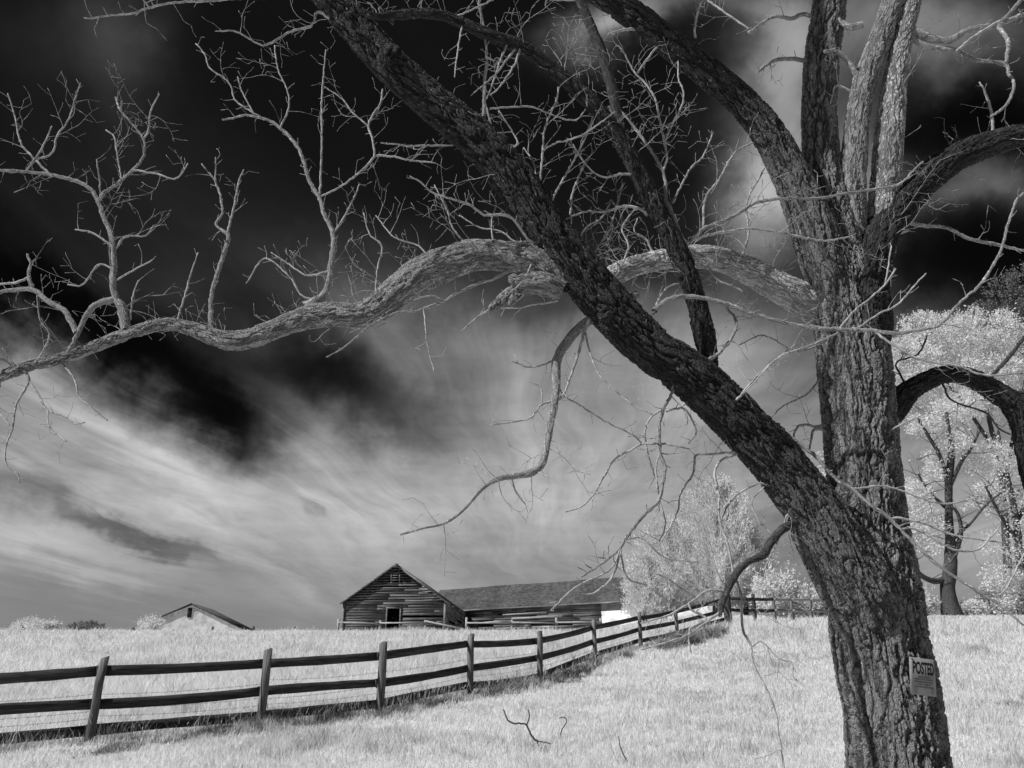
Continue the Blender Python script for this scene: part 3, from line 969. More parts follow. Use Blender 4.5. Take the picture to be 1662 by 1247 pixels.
for si, (k, dct) in enumerate(MAIN.items()):
    P = px_path(dct['p'], *dct['Y'])
    if 'ext' in dct: print(k, np.round(P[-1], 2)); P = np.vstack([P, dct['ext']])
    S = catmull(P, dct['step'])
    PATHS[k] = S
    mb_ = MB()
    tube(mb_, S[:, :3], S[:, 3], dct['n'], lump=0.05 if k in ('trunk', 'lean') else 0.075, seed=si + 1)
    if k == 'long':   # collar, stub and knot where the limb leaves the leaning stem
        for pl in ([(912, 474, 12), (885, 462, 18), (858, 458, 14), (838, 456, 9), (829, 451, 6)], [(870, 466, 11), (838, 470, 8), (820, 482, 8), (806, 495, 7), (796, 502, 4)], [(850, 470, 8), (833, 486, 6), (827, 494, 3)]):
            Q = catmull(px_path(pl, 6.42, 6.32), .012); tube(mb_, Q[:, :3], Q[:, 3], 40, .1, 33)
    if k == 'lean':
        for (kx, ky, kr) in ((632, 92, 17), (985, 505, 12)):
            Q = catmull(px_path([(kx + 4, ky, kr), (kx, ky + 2, kr), (kx - 3, ky + 5, kr * .8), (kx - 5, ky + 8, kr * .4)], parent_Y('lean', kx, ky) - .05, parent_Y('lean', kx, ky) - .22), .01)
            tube(mb_, Q[:, :3], Q[:, 3], 36, .12, 41)
    o = mb_.build(dct['name'], dct['mat'], tree, smooth=True, attr=True)
    limb_obj[k] = o

# --- traced branches: parent, twig density, end offset in distance, points
B = []


def br(parent, dens, dY, *pts):
    B.append((parent, dens, dY, pts))


# left uprights on the long limb
br('long', 1, -.1, (205, 535, 9), (198, 500, 9), (188, 485, 8), (183, 455, 7), (185, 425, 6.5), (182, 387, 6), (168, 352, 6), (158, 323, 5), (141, 303, 4.5), (111, 290, 4), (60, 281, 3.5), (0, 276, 3), (-30, 276, 2.5))
br('long', .6, -.05, (190, 487, 8), (170, 489, 8), (150, 500, 7), (136, 520, 6), (125, 545, 5), (110, 572, 4))
br('long', 1, 0.1, (125, 540, 7), (115, 520, 7), (104, 504, 6), (77, 488, 6), (54, 471, 5.5), (34, 470, 5), (0, 474, 4), (-25, 478, 3))
br('long', .9, 0.05, (54, 471, 4.5), (47, 447, 4), (49, 427, 3), (44, 413, 2.5))
br('long', .8, 0.1, (47, 450, 3), (27, 459, 3), (0, 461, 2.5))
br('long', 1, -.1, (158, 330, 4.5), (170, 312, 4), (189, 300, 3.5), (216, 276, 3), (232, 256, 2.6), (233, 226, 2.5), (209, 195, 2.2), (195, 178, 2), (187, 158, 1.6))
br('long', 1, -.1, (233, 226, 2.4), (242, 209, 2.2), (244, 182, 2), (259, 152, 1.6))
br('long', 1, -.2, (216, 276, 2.6), (256, 283, 2.4), (286, 290, 2), (305, 266, 1.6))
br('long', 1, -.1, (163, 318, 2.4), (162, 296, 2), (157, 259, 1.6))
br('long', 1, 0.1, (197, 290, 2.2), (189, 243, 2), (185, 222, 2), (172, 211, 1.6))
br('long', 1, 0, (84, 286, 3.5), (57, 259, 2.8), (34, 232, 2.4), (25, 192, 2), (13, 152, 1.5))
br('long', 1, 0, (57, 259, 2.6), (84, 249, 2.4), (94, 219, 2.2), (111, 195, 2), (125, 152, 1.6), (131, 135, 1.5))
br('long', 1, 0, (42, 278, 2.2), (67, 243, 2), (84, 205, 1.5))
br('long', .7, .1, (344, 538, 6), (342, 511, 5.5), (344, 477, 5), (354, 440, 5), (366, 405, 5), (371, 384, 5), (360, 374, 3.6), (350, 364, 3), (361, 347, 2.6), (359, 327, 2.4), (350, 296, 2), (327, 266, 1.5))
br('long', 1, 0, (369, 380, 3), (381, 330, 2.4), (387, 296, 2), (396, 276, 1.6))
br('long', 1, 0, (350, 296, 2), (350, 256, 1.5))
br('long', .6, .1, (288, 520, 2.6), (303, 471, 2.4), (310, 444, 2), (322, 410, 1.5))
br('long', .7, .1, (495, 500, 12), (512, 489, 9), (526, 478, 8), (535, 451, 7), (539, 417, 7), (542, 394, 7), (536, 367, 5.5), (526, 347, 5), (519, 323, 4.8), (502, 293, 4.6), (492, 259, 4.2), (478, 232, 4), (451, 205, 3.5), (435, 195, 3), (418, 190, 2.6), (398, 187, 2.3), (377, 192, 2), (361, 195, 1.6))
br('long', 1, 0, (430, 195, 2.4), (384, 165, 2), (374, 138, 2), (361, 125, 2), (340, 110, 1.8), (332, 88, 1.6), (318, 71, 1.4))
br('long', 1, 0, (414, 189, 2), (391, 145, 1.8), (386, 125, 1.5))
br('long', 1, 0, (455, 207, 2.3), (467, 182, 2.2), (468, 152, 2), (451, 111, 2), (446, 74, 1.8))
br('lean', 1, -.5, (535, 30, 4), (515, 20, 3.2), (505, 42, 3), (472, 51, 2.6), (438, 71, 2.6), (418, 71, 2.3), (384, 52, 2), (350, 51, 1.5))
br('long', .5, -.1, (519, 320, 2.8), (522, 236, 2.6), (522, 168, 2.4), (526, 111, 2), (529, 81, 1.6))
br('long', 1, 0, (519, 320, 2.4), (553, 303, 2.2), (584, 280, 2.4), (604, 259, 3), (608, 249, 3), (604, 222, 3), (598, 205, 3), (608, 182, 2.6), (618, 168, 2.6), (621, 145, 2.2))
br('long', 1, 0, (607, 252, 2.8), (635, 254, 2.4), (668, 261, 2.2), (706, 264, 1.8))
br('long', 1, 0, (598, 205, 2.3), (571, 182, 2), (557, 162, 2), (527, 141, 1.5))
br('lean', 1, -.3, (735, 236, 2.2), (668, 237, 2.2), (618, 232, 1.5))
br('long', 1, .1, (540, 380, 3), (560, 350, 2.4), (575, 320, 2), (583, 300, 1.5))
br('long', 1, .1, (536, 440, 3), (500, 447, 2.4), (470, 430, 2), (440, 410, 1.5))
br('long', .8, .1, (520, 490, 3), (490, 480, 2.4), (470, 450, 2), (430, 420, 2), (400, 460, 1.5))
br('long', 1, 0, (182, 400, 3), (150, 378, 2.4), (122, 373, 1.6))
br('long', 1, 0, (186, 405, 3), (205, 384, 2.4), (235, 383, 2), (250, 366, 1.6))
br('long', 1, 0, (190, 440, 2.4), (160, 430, 2), (135, 462, 2), (110, 462, 1.5))
br('long', 1, 0, (190, 455, 2.4), (215, 440, 2), (248, 422, 1.5))
br('long', 1, 0, (212, 520, 2.4), (216, 480, 2), (225, 455, 1.5))
# hanging at bottom left
br('long', .7, -.2, (37, 598, 4), (47, 619, 3.4), (27, 656, 2.6), (20, 697, 2.2), (10, 724, 2), (10, 754, 1.8), (29, 771, 1.6), (32, 784, 1.3))
br('long', .7, -.2, (47, 619, 2.6), (64, 643, 2.2), (77, 666, 2), (104, 676, 1.8), (121, 688, 1.6), (138, 686, 1.3))
br('long', .7, -.2, (77, 666, 2), (81, 693, 1.8), (108, 717, 1.4))
br('long', .7, -.2, (101, 590, 3), (121, 616, 2.2), (128, 643, 2), (145, 659, 1.8), (175, 683, 1.3))
br('long', .6, -.1, (60, 590, 3), (75, 560, 2.4), (80, 540, 2), (65, 520, 1.8), (60, 480, 1.5))
br('long', .8, -.1, (30, 600, 5), (12, 586, 4), (-20, 575, 3))
br('long', .8, -.3, (2, 612, 3), (-5, 660, 2.4), (15, 690, 1.6))
# under and over the arch
br('long', .5, -.1, (832, 436, 5), (823, 441, 5), (796, 454, 4.5), (769, 463, 4), (738, 478, 3.5), (722, 489, 3), (695, 498, 2.8), (671, 506, 2.5), (641, 508, 2.2), (600, 530, 1.8), (560, 563, 1.5), (530, 580, 1.3))
br('long', .6, -.1, (688, 500, 2.2), (690, 525, 2), (694, 560, 1.8), (705, 605, 1.4))
br('long', .6, -.1, (722, 489, 2), (700, 480, 2), (672, 487, 1.5))
br('lean', .8, -.4, (890, 400, 4), (860, 391, 4), (837, 360, 3.5), (817, 349, 3.2), (786, 349, 3), (763, 333, 3), (732, 323, 2.6), (702, 313, 2.4), (682, 296, 2), (665, 286, 1.6))
br('long', 1, 0, (760, 400, 2.4), (735, 370, 2.2), (725, 340, 1.8), (705, 300, 1.5))
br('long', 1, .1, (700, 425, 2.4), (680, 400, 2), (640, 385, 1.8), (610, 350, 1.5))
br('long', 1, .1, (610, 480, 2.6), (612, 440, 2.4), (620, 400, 2), (600, 380, 1.8), (590, 345, 1.4))
br('long', 1, .1, (800, 395, 2.4), (798, 360, 2), (805, 330, 1.8), (795, 310, 1.4))
br('long', .8, .1, (840, 395, 2.2), (810, 375, 2), (780, 370, 1.8), (745, 350, 1.4))
br('lean', .6, -.1, (905, 488, 3), (885, 492, 3), (863, 495, 2.5), (840, 500, 2), (796, 501, 1.5))
br('lean', .8, -.3, (800, 500, 2.2), (775, 515, 2), (750, 537, 1.3))
# upright from the leaning limb, above
br('lean', .8, -.2, (785, 190, 5), (786, 165, 4.6), (787, 130, 4), (790, 90, 3.2), (784, 40, 3), (777, 0, 2.8), (772, -30, 2.5))
br('cross', .8, -.1, (826, 66, 2.4), (815, 90, 2.4), (798, 140, 2), (790, 160, 1.6))
br('lean', 1, 0, (785, 160, 2.4), (800, 210, 2), (809, 224, 1.5))
br('lean', 1, .1, (795, 177, 2.4), (860, 174, 2.2), (905, 190, 2), (935, 195, 1.8), (950, 178, 1.4))
br('lean', 1, -.1, (874, 312, 3), (879, 270, 2.6), (882, 225, 2.4), (887, 200, 2.4), (904, 160, 2.2), (906, 140, 1.5))
br('lean', 1, -.1, (880, 245, 2.2), (900, 233, 2.2), (918, 229, 2.2), (951, 216, 2), (998, 182, 1.6))
br('lean', 1, .1, (894, 330, 3), (914, 290, 2.6), (938, 249, 2.4), (958, 202, 2), (965, 180, 1.6))
br('lean', 1, .1, (926, 375, 3), (928, 320, 2.6), (944, 276, 2), (950, 260, 1.5))
br('cross', 1, 0, (1050, 350, 4), (1042, 340, 4), (1012, 335, 3.6), (982, 344, 3), (951, 344, 2.4), (914, 357, 1.8))
br('cross', 1, -.2, (1030, 285, 3), (1005, 283, 3), (980, 288, 2.4), (955, 272, 2), (930, 235, 1.5))
br('lean', 1, .2, (870, 300, 2.4), (866, 265, 2), (850, 240, 1.5))
br('lean', .8, -.1, (820, 240, 3), (840, 235, 2.4), (832, 215, 2), (810, 180, 1.5))
br('lean', .9, -.3, (862, 430, 2.6), (850, 455, 2), (825, 478, 1.5))
br('cross', 1, -.2, (838, 78, 3), (820, 100, 2.4), (805, 120, 2), (770, 150, 1.5))
br('cross', 1, -.2, (845, 74, 3), (835, 105, 2.6), (812, 140, 2), (795, 155, 1.5))
br('cross', 1, -.3, (750, 40, 2.4), (742, 90, 2), (738, 125, 1.5))
br('cross', .8, -.1, (735, 30, 2.4), (770, 14, 2), (800, 0, 1.8))
# right of the crossing limb
br('cross', 1, .1, (1115, 410, 6), (1101, 374, 5), (1090, 345, 4.6), (1081, 320, 4.2), (1076, 279, 3.6), (1044, 226, 3.2), (1020, 195, 2.8), (1000, 172, 2.2))
br('cross', 1, .1, (1077, 277, 3.2), (1082, 253, 3), (1072, 202, 2.8), (1064, 162, 2.6), (1047, 135, 2.4), (1030, 118, 2.2), (1010, 81, 2), (1000, 74, 1.6))
br('cross', 1, .1, (1079, 229, 2.6), (1092, 200, 2.4), (1108, 168, 2.2), (1108, 145, 2), (1101, 128, 2), (1101, 101, 1.6))
br('arm', .8, -.1, (1072, 72, 3), (1055, 90, 2.6), (1035, 118, 2.2))
br('arm', .8, -.2, (1130, 60, 3.6), (1127, 55, 3.4), (1132, 20, 3), (1142, -5, 2.6))
br('arm', .7, -.1, (1035, 48, 4), (1015, 48, 3.6), (988, 56, 3))
br('cross', 1, .1, (1118, 395, 5), (1141, 372, 4.4), (1165, 362, 4), (1189, 352, 4), (1219, 333, 3.8), (1249, 325, 3.6), (1286, 322, 3.4), (1320, 323, 3.2), (1364, 316, 3), (1400, 310, 2.8), (1457, 300, 2.6), (1484, 276, 2.4), (1498, 263, 2))
br('cross', 1, .1, (1105, 400, 4), (1141, 384, 3.8), (1189, 375, 3.4), (1229, 372, 3), (1286, 382, 2.8), (1337, 391, 2.4), (1380, 384, 1.8))
br('cross', 1, .2, (1141, 374, 3.4), (1145, 323, 3.2), (1168, 290, 3), (1192, 249, 2.6), (1222, 232, 2))
br('cross', 1, .2, (1092, 330, 2.6), (1120, 275, 2.4), (1140, 255, 2), (1158, 215, 1.6))
br('back', 1, 0, (1200, 430, 3), (1215, 380, 2.6), (1212, 330, 2.2), (1232, 290, 2), (1248, 258, 1.6))
br('back', 1, -.1, (1140, 410, 3), (1160, 450, 2.6), (1200, 470, 2.2), (1230, 500, 1.6))
br('trunk', 1, .1, (1318, 26, 5), (1300, 24, 5), (1286, 30, 4.5), (1259, 27, 4), (1240, 36, 3.4), (1215, 53, 3))
br('trunk', 1, 0, (1312, 100, 5), (1298, 97, 5), (1269, 96, 4.6), (1248, 103, 4), (1229, 118, 2.6))
br('trunk', 1, .2, (1215, 47, 2.4), (1182, 24, 2.6), (1148, 0, 2.4), (1130, -20, 2))
br('second', .8, -.1, (1400, 140, 6), (1385, 112, 7), (1374, 95, 6.5), (1354, 83, 5), (1338, 84, 4))
br('second', .7, 0, (1380, 148, 3), (1358, 140, 3), (1350, 160, 2), (1345, 185, 1.5))
br('second', 1, .1, (1400, 40, 8), (1380, 44, 8), (1365, 35, 6), (1352, 20, 4))
# upper right
br('third', .6, -.3, (1460, 48, 9), (1471, 48, 9), (1498, 57, 9), (1528, 66, 8.5), (1548, 63, 8), (1575, 48, 7), (1619, 40, 6), (1662, 24, 5), (1700, 15, 4))
br('third', .6, -.2, (1462, 52, 7), (1480, 62, 7), (1504, 76, 6.5), (1552, 82, 5), (1585, 98, 4.4), (1629, 103, 4), (1638, 120, 3.6), (1646, 141, 3.4), (1632, 172, 3), (1609, 189, 2.2))
br('third', .6, -.3, (1619, 40, 5), (1636, 67, 4.6), (1633, 101, 4))
br('third', .6, -.3, (1620, 40, 4.6), (1640, 20, 4), (1656, 0, 4), (1670, -20, 3))
br('third', .4, -.5, (1552, 84, 3.4), (1580, 60, 3.2), (1622, 34, 3))
br('right_high', .5, .1, (1440, 365, 6), (1461, 360, 5), (1498, 366, 4.5), (1538, 370, 4), (1572, 387, 4), (1620, 398, 3.6), (1662, 407, 3), (1700, 415, 3))
br('right_high', 1, -.1, (1612, 215, 4), (1610, 190, 3.6), (1603, 160, 3), (1590, 133, 2))
br('right_high', .8, -.1, (1448, 420, 3), (1447, 400, 3.4), (1451, 384, 4), (1474, 374, 4))
br('right_high', 1, 0, (1520, 295, 3), (1505, 325, 2.6), (1520, 340, 2), (1540, 330, 1.6))
# branches crossing in front of the trunk
br('lean', .5, -.3, (1062, 505, 7), (1069, 497, 6.5), (1089, 485, 6), (1119, 481, 5.5), (1160, 488, 5), (1210, 505, 4.8), (1262, 521, 4.6), (1329, 533, 5), (1407, 536, 4.6), (1454, 541, 4), (1498, 535, 3.4), (1528, 526, 3.2), (1555, 494, 3), (1592, 461, 3), (1612, 430, 3.2), (1627, 400, 3), (1636, 364, 2.8), (1649, 327, 2.6), (1662, 313, 2.2))
BR_FRONT = len(B) - 1
br('F', .7, -.1, (1528, 526, 2.4), (1555, 531, 2.2), (1565, 548, 2), (1589, 562, 1.6))
br('F', .5, -.2, (1420, 540, 3.4), (1450, 560, 3), (1481, 578, 2.8), (1515, 589, 2.6), (1555, 594, 2.6), (1599, 609, 2.4), (1662, 606, 2))
br('F', .5, -.1, (1363, 533, 2.8), (1387, 504, 2.6), (1413, 484, 2.4), (1437, 461, 2.3), (1454, 437, 2))
br('F', .5, -.1, (1437, 461, 2.2), (1442, 430, 2), (1447, 400, 1.8))
br('F', .5, -.1, (1393, 532, 2.6), (1424, 511, 2.4), (1457, 494, 2.3), (1484, 464, 2), (1503, 444, 1.6))
br('F', .8, 0, (1360, 540, 2.6), (1323, 558, 2.4), (1262, 582, 2.2), (1225, 620, 1.8), (1205, 640, 1.4))
br('lean', .5, -.4, (1270, 705, 4), (1285, 712, 4), (1323, 740, 4.4), (1353, 774, 4.8), (1383, 794, 4.8), (1413, 820, 4.6), (1438, 836, 4.4), (1472, 870, 4), (1502, 900, 3.8), (1535, 926, 3.4), (1580, 956, 3), (1622, 982, 2.6), (1662, 1016, 2.2))
BR_LOW = len(B) - 1
br('L', .6, -.1, (1445, 842, 3), (1464, 841, 3), (1502, 851, 2.8), (1554, 870, 2.4), (1629, 881, 1.8))
br('L', .7, -.1, (1462, 860, 2.6), (1485, 858, 2.8), (1547, 892, 2.6), (1588, 892, 2.4), (1610, 870, 2), (1622, 855, 1.6))
br('L', .6, -.1, (1383, 794, 2.6), (1440, 790, 2.4), (1524, 817, 2.2), (1588, 808, 1.6))
br('L', .6, 0, (1600, 968, 2.4), (1630, 960, 2.2), (1662, 900, 2), (1690, 870, 2))
br('trunk', .5, -.5, (1380, 728, 2.6), (1395, 721, 2.6), (1434, 703, 2.4), (1471, 686, 2), (1498, 673, 1.6))
br('right_low', .6, -.1, (1608, 612, 5), (1619, 600, 4.6), (1642, 575, 4.2), (1662, 548, 4), (1690, 520, 3.5))
br('right_low', .5, .15, (1600, 624, 13), (1630, 640, 15), (1662, 652, 16), (1700, 662, 15), (1760, 668, 12))
br('right_low', .5, -.1, (1645, 640, 6), (1668, 636, 5), (1700, 645, 4))
br('right_low', 1, -.1, (1530, 622, 2.4), (1545, 650, 2), (1600, 670, 2), (1620, 695, 2), (1640, 705, 1.6))
br('right_low', .8, -.1, (1470, 625, 2.4), (1455, 590, 2), (1490, 575, 1.8), (1505, 545, 1.4))
# the tangle below the leaning limb
br('lean', .7, -.2, (955, 520, 4), (947, 545, 3.6), (938, 575, 3.4), (927, 609, 3.2), (910, 646, 3), (880, 656, 2.6), (863, 677, 2.4), (846, 683, 2.2), (796, 690, 1.6))
br('hang', .7, 0, (880, 656, 2), (878, 629, 1.8), (858, 619, 1.4))
br('hang', .7, -.1, (904, 585, 3), (892, 588, 2.6), (880, 593, 2.4), (857, 596, 2), (830, 586, 1.8))
br('hang', .6, .2, (903, 622, 2.6), (918, 645, 2.6), (937, 656, 2.4), (981, 683, 2.2), (1028, 707, 2), (1042, 720, 1.8))
br('lean', .6, -.2, (950, 540, 2.6), (960, 580, 2.4), (975, 612, 2.2), (998, 633, 2), (1025, 656, 1.9), (1059, 673, 1.8))
br('hang', 1, .1, (799, 781, 2.6), (785, 765, 2), (772, 752, 1.5))
br('hang', 1, .1, (830, 775, 2.4), (838, 800, 2), (852, 818, 1.5))
br('hang', 1, -.1, (870, 765, 2), (890, 775, 1.6))
br('lean', .8, -.2, (1092, 600, 3.6), (1091, 636, 3.6), (1077, 664, 4.4), (1070, 693, 4.6), (1071, 734, 4.4), (1079, 760, 4.2), (1074, 795, 4.2), (1066, 818, 4), (1050, 832, 4), (1029, 856, 3.6), (1014, 877, 3.2), (1006, 892, 3), (975, 916, 2.6), (942, 937, 2.4))
BR_M = len(B) - 1
br('M', .7, -.1, (1007, 890, 2.6), (990, 925, 2.2), (940, 950, 2.4), (900, 985, 2.2), (893, 992, 1.6))
br('M', .7, 0, (1008, 892, 2.6), (999, 925, 2.4), (987, 946, 2.4), (960, 964, 2), (940, 962, 1.6))
br('M', .7, .1, (1008, 900, 2.4), (1013, 925, 2.4), (1025, 943, 2.2), (1050, 950, 1.7))
br('M', .7, 0, (1014, 876, 2.2), (1040, 873, 2.4), (1060, 890, 2), (1080, 905, 2), (1130, 913, 1.5))
br('M', .8, 0, (1072, 734, 2.6), (1065, 760, 2.2), (1068, 800, 2), (1080, 850, 2), (1070, 880, 1.6))
br('M', .7, .2, (1082, 668, 3), (1100, 663, 3), (1115, 668, 2.6), (1130, 700, 2.2), (1118, 720, 1.8))
br('M', .7, .2, (1080, 662, 2.6), (1059, 675, 2.6), (1048, 695, 2.4), (1048, 720, 2.3), (1055, 750, 2.2), (1068, 790, 2), (1070, 830, 1.6))
br('M', .6, .2, (1120, 728, 3), (1080, 721, 2.8), (1042, 722, 2.8), (1020, 733, 2.6), (998, 746, 2.6), (980, 775, 2.4), (965, 800, 2.2), (945, 822, 2), (918, 831, 1.6))
br('lean', .7, -.2, (1230, 745, 3.6), (1190, 735, 3.2), (1155, 738, 3), (1130, 740, 3), (1125, 770, 2.8), (1105, 800, 2.6), (1100, 830, 2.4), (1085, 860, 2.2), (1070, 885, 1.8))
br('lean', .35, -.6, (1205, 735, 3.6), (1175, 745, 3.2), (1160, 765, 3.2), (1166, 800, 3.2), (1168, 844, 3), (1180, 880, 2.8), (1189, 922, 2.8), (1203, 969, 2.8), (1205, 1020, 3.2), (1219, 1050, 3), (1222, 1077, 2.8), (1238, 1107, 2.8), (1258, 1153, 2.6), (1265, 1201, 2.5), (1273, 1247, 2.3), (1276, 1280, 2))
BR_O = len(B) - 1
br('O', .7, -.1, (1220, 1050, 2), (1234, 1041, 1.8), (1246, 1050, 1.7), (1264, 1070, 1.7), (1285, 1076, 1.6), (1287, 1098, 1.5), (1294, 1104, 1.3))
br('O', .7, -.1, (1264, 1070, 1.5), (1261, 1100, 1.3))
br('lean', .8, -.2, (1260, 795, 3), (1235, 785, 2.6), (1205, 797, 2.4), (1185, 815, 2.4), (1172, 840, 2), (1170, 870, 1.6))
br('low_drop', .8, 0, (1275, 858, 3), (1278, 835, 2.6), (1262, 880, 2), (1250, 905, 2), (1235, 935, 1.6))
br('low_drop', .8, 0, (1255, 870, 3), (1232, 845, 2.4), (1220, 815, 2), (1240, 790, 1.6))
br('low_drop', .8, -.1, (1175, 960, 4), (1150, 958, 3.4), (1135, 968, 3), (1110, 985, 2.6), (1080, 1000, 2.2), (1040, 1012, 1.6))
br('low_drop', .8, -.1, (1168, 995, 4), (1145, 1010, 3), (1118, 1030, 2.6), (1085, 1042, 2.3), (1040, 1055, 1.8))
br('low_drop', .7, -.1, (1118, 980, 3), (1122, 990, 3), (1147, 1005, 3), (1120, 1020, 2), (1119, 1045, 2), (1122, 1060, 1.5))
br('low_drop', .8, -.1, (1130, 970, 2.4), (1105, 955, 2.2), (1085, 940, 2), (1060, 930, 1.5))
br('trunk', .8, -.2, (1345, 690, 4), (1325, 692, 3.6), (1300, 690, 3), (1290, 700, 2.6), (1285, 720, 2), (1260, 740, 1.6))
br('trunk', .8, -.2, (1345, 700, 4), (1322, 697, 3.6), (1316, 720, 2.6), (1312, 735, 2))
br('trunk', .8, -.1, (1335, 610, 2.6), (1310, 640, 2.2), (1270, 660, 2), (1240, 690, 1.6))
br('trunk', .8, -.1, (1330, 560, 2.6), (1290, 570, 2.2), (1240, 545, 2), (1200, 560, 1.6))
br('lean', .8, .1, (1150, 585, 5), (1170, 570, 4), (1190, 545, 3.4), (1195, 520, 3), (1180, 500, 2.4))
br('lean', 1, .2, (1195, 650, 3), (1230, 610, 2.6), (1262, 582, 2.2), (1290, 560, 1.6))
br('lean', .8, .2, (1060, 510, 3), (1080, 470, 2.6), (1110, 460, 2.2), (1140, 470, 1.8))
br('lean', 1, .2, (970, 440, 5), (965, 410, 3), (985, 380, 2.6), (1000, 340, 2), (1010, 300, 1.6))
br('lean', 1, .2, (935, 400, 3), (950, 370, 2.6), (975, 355, 2.2), (990, 330, 1.6))
br('back', 1, 0, (1010, 430, 3), (1020, 400, 2.6), (1010, 370, 2.2), (1030, 340, 1.6))
br('back', 1, 0, (1060, 415, 3), (1050, 390, 2.4), (1030, 375, 2), (1035, 355, 1.6))
# top left: twigs hanging into frame
br('lean', .9, -1.0, (530, -12, 4), (450, -4, 3.4), (384, -2, 3), (337, 2, 2.8), (286, 4, 2.6), (243, 13, 2.5), (216, 22, 2.3), (182, 25, 2), (150, 30, 1.8), (137, 29, 1.5))
br('lean', .9, -.4, (243, 13, 2), (225, -10, 1.8))
br('cross_up', .8, -.1, (955, 30, 3), (945, 3, 3), (900, 0, 2.4), (870, -8, 2))

alias = {}
for bi, (parent, dens, dY, pts) in enumerate(B):
    par = alias.get(parent, parent)
    host = par
    # children of the same stem may leave any path already laid on that stem
    cands = [par] + [k for k in PATHS if k.startswith(par + '#')]
    x0, y0 = pts[0][0], pts[0][1]
    Y0 = parent_Y(cands, x0, y0)
    pts = [(a_, b_, max(1.0, r_ * (.66 if r_ < 9 else .85))) for a_, b_, r_ in pts]
    P = px_path(pts, Y0, Y0 + dY)
    S = catmull(P, 0.03)
    # crooked growth
    m = len(S)
    jn = rng.normal(0, 1, (m, 3)) * np.minimum(0.25 * S[:, 3:4], 0.0025)
    jn[0] = 0
    S[:, :3] += jn
    top = par.split('#')[0]
    key = f'{top}#{bi}'
    PATHS[key] = S
    if bi == BR_FRONT: alias['F'] = key
    if bi == BR_LOW: alias['L'] = key
    if bi == BR_M: alias['M'] = key
    if bi == BR_O: alias['O'] = key
    mb_ = MB()
    big = max(q[2] for q in pts) > 2.8
    tube(mb_, S[:, :3], S[:, 3], 14 if big else 7, lump=.10 if big else .06, seed=bi + 50)
    # side twigs
    L = np.concatenate([[0], np.cumsum(np.linalg.norm(np.diff(S[:, :3], axis=0), axis=1))])
    s = 0.12 * random.random() + (0.18 if L[-1] > .8 else .05)
    side = 1
    while s < L[-1] - 0.01:
        i = int(np.searchsorted(L, s)); i = min(max(i, 1), m - 1)
        T = S[i, :3] - S[i - 1, :3]; T /= np.linalg.norm(T) + 1e-9
        r = S[i, 3]
        v = rng.standard_normal(3); v[1] *= .8; v -= T * np.dot(v, T); v /= np.linalg.norm(v)
        side = -side
        d = T * .6 + v * .9 + np.array([0, 0, .25])
        f_ = s / L[-1]
        ln = random.choice([.05, .08, .12, .18, .28, .42]) * (1.25 - .5 * f_) * (1.15 if dens >= 1 else .8)
        tr = max(.0020, min(.0036, r * .55))
        grow(mb_, S[i, :3], d, ln, tr, 2 if ln > .2 else 1, up=.05)
        s += random.uniform(.05, .15) / max(dens, .3)
    o = mb_.build('branch', M_SHADEBRANCH if top == 'right_low' else M_BRANCH if big else M_TWIG, limb_obj[top], smooth=True, attr=True)

# loose twigs directly on the big stems
for k, cnt in (('long', 66), ('lean', 56), ('cross', 60), ('cross_up', 12), ('arm', 16), ('trunk', 10), ('second', 12), ('third', 18), ('back', 60), ('right_high', 28), ('right_low', 22), ('hang', 22), ('low_drop', 14)):
    S = PATHS[k]
    for _ in range(cnt):
        mb_ = MB()
        i = int(rng.integers(int(len(S) * (.15 if k != 'arm' else .3)), len(S) - 2))
        T = S[i + 1, :3] - S[i, :3]; T /= np.linalg.norm(T)
        v = rng.standard_normal(3); v -= T * np.dot(v, T); v /= np.linalg.norm(v)
        if k in ('long', 'back', 'lean', 'cross') and v[2] < 0 and random.random() < .6: v = -v
        ln = random.choice([.08, .14, .22, .35, .5, .7])
        if k in ('trunk', 'second', 'third', 'arm'): ln *= .6
        grow(mb_, S[i, :3] + v * S[i, 3] * .85, v + T * .35 + np.array([0, 0, .1]), ln, (.0036 if ln > .3 else .0026), 2 if ln > .2 else 1, up=.05)
        mb_.build('twig', M_TWIG, limb_obj[k], smooth=True, attr=True)

# ------------------------------------------------------------------ POSTED sign nailed to the trunk
ctr = at(1500, 1099, TY - .42)
M_SIGN, t, p = new_mat('sign_face'); tc = t.node('ShaderNodeTexCoord')
t.l.new(t.ramp(t.noise(tc.outputs['Object'], 14, 4, .6), .3, .7, .22, .30), p.inputs['Base Color'])
M_INK, t, p = new_mat('sign_ink'); p.inputs['Base Color'].default_value = gray(0.02)
SW, SH = .265, .285
sgn = empty('posted_sign', tuple(ctr), 'small square printed notice headed POSTED nailed to the right edge of the big trunk', 'sign')
sgn.rotation_euler = (math.radians(4), math.radians(5.5), math.radians(20))


def local_build(mb_, name, mat, parent):
    m_world = world_matrix(parent)
    mm = np.array(m_world)
    mb_.v = [v @ mm[:3, :3].T + mm[:3, 3] for v in mb_.v]
    return mb_.build(name, mat, parent)


m_ = MB()
NXs = 12
vs = []
for j in range(2):
    for i in range(NXs + 1):
        x = (i / NXs - .5) * SW
        curl = .012 * (2 * i / NXs - 1) ** 2
        for z in (-SH / 2, SH / 2):
            vs.append([x, curl + j * .004, z])
fs = []
st = (NXs + 1) * 2
for i in range(NXs):
    a = i * 2
    fs.append([a, a + 2, a + 3, a + 1]); fs.append([st + a + 1, st + a + 3, st + a + 2, st + a])
    fs.append([a, st + a, st + a + 2, a + 2]); fs.append([a + 1, a + 3, st + a + 3, st + a + 1])
fs.append([0, 1, st + 1, st]); e_ = NXs * 2; fs.append([e_, st + e_, st + e_ + 1, e_ + 1])
m_.add(vs, fs)
local_build(m_, 'board', M_SIGN, sgn)


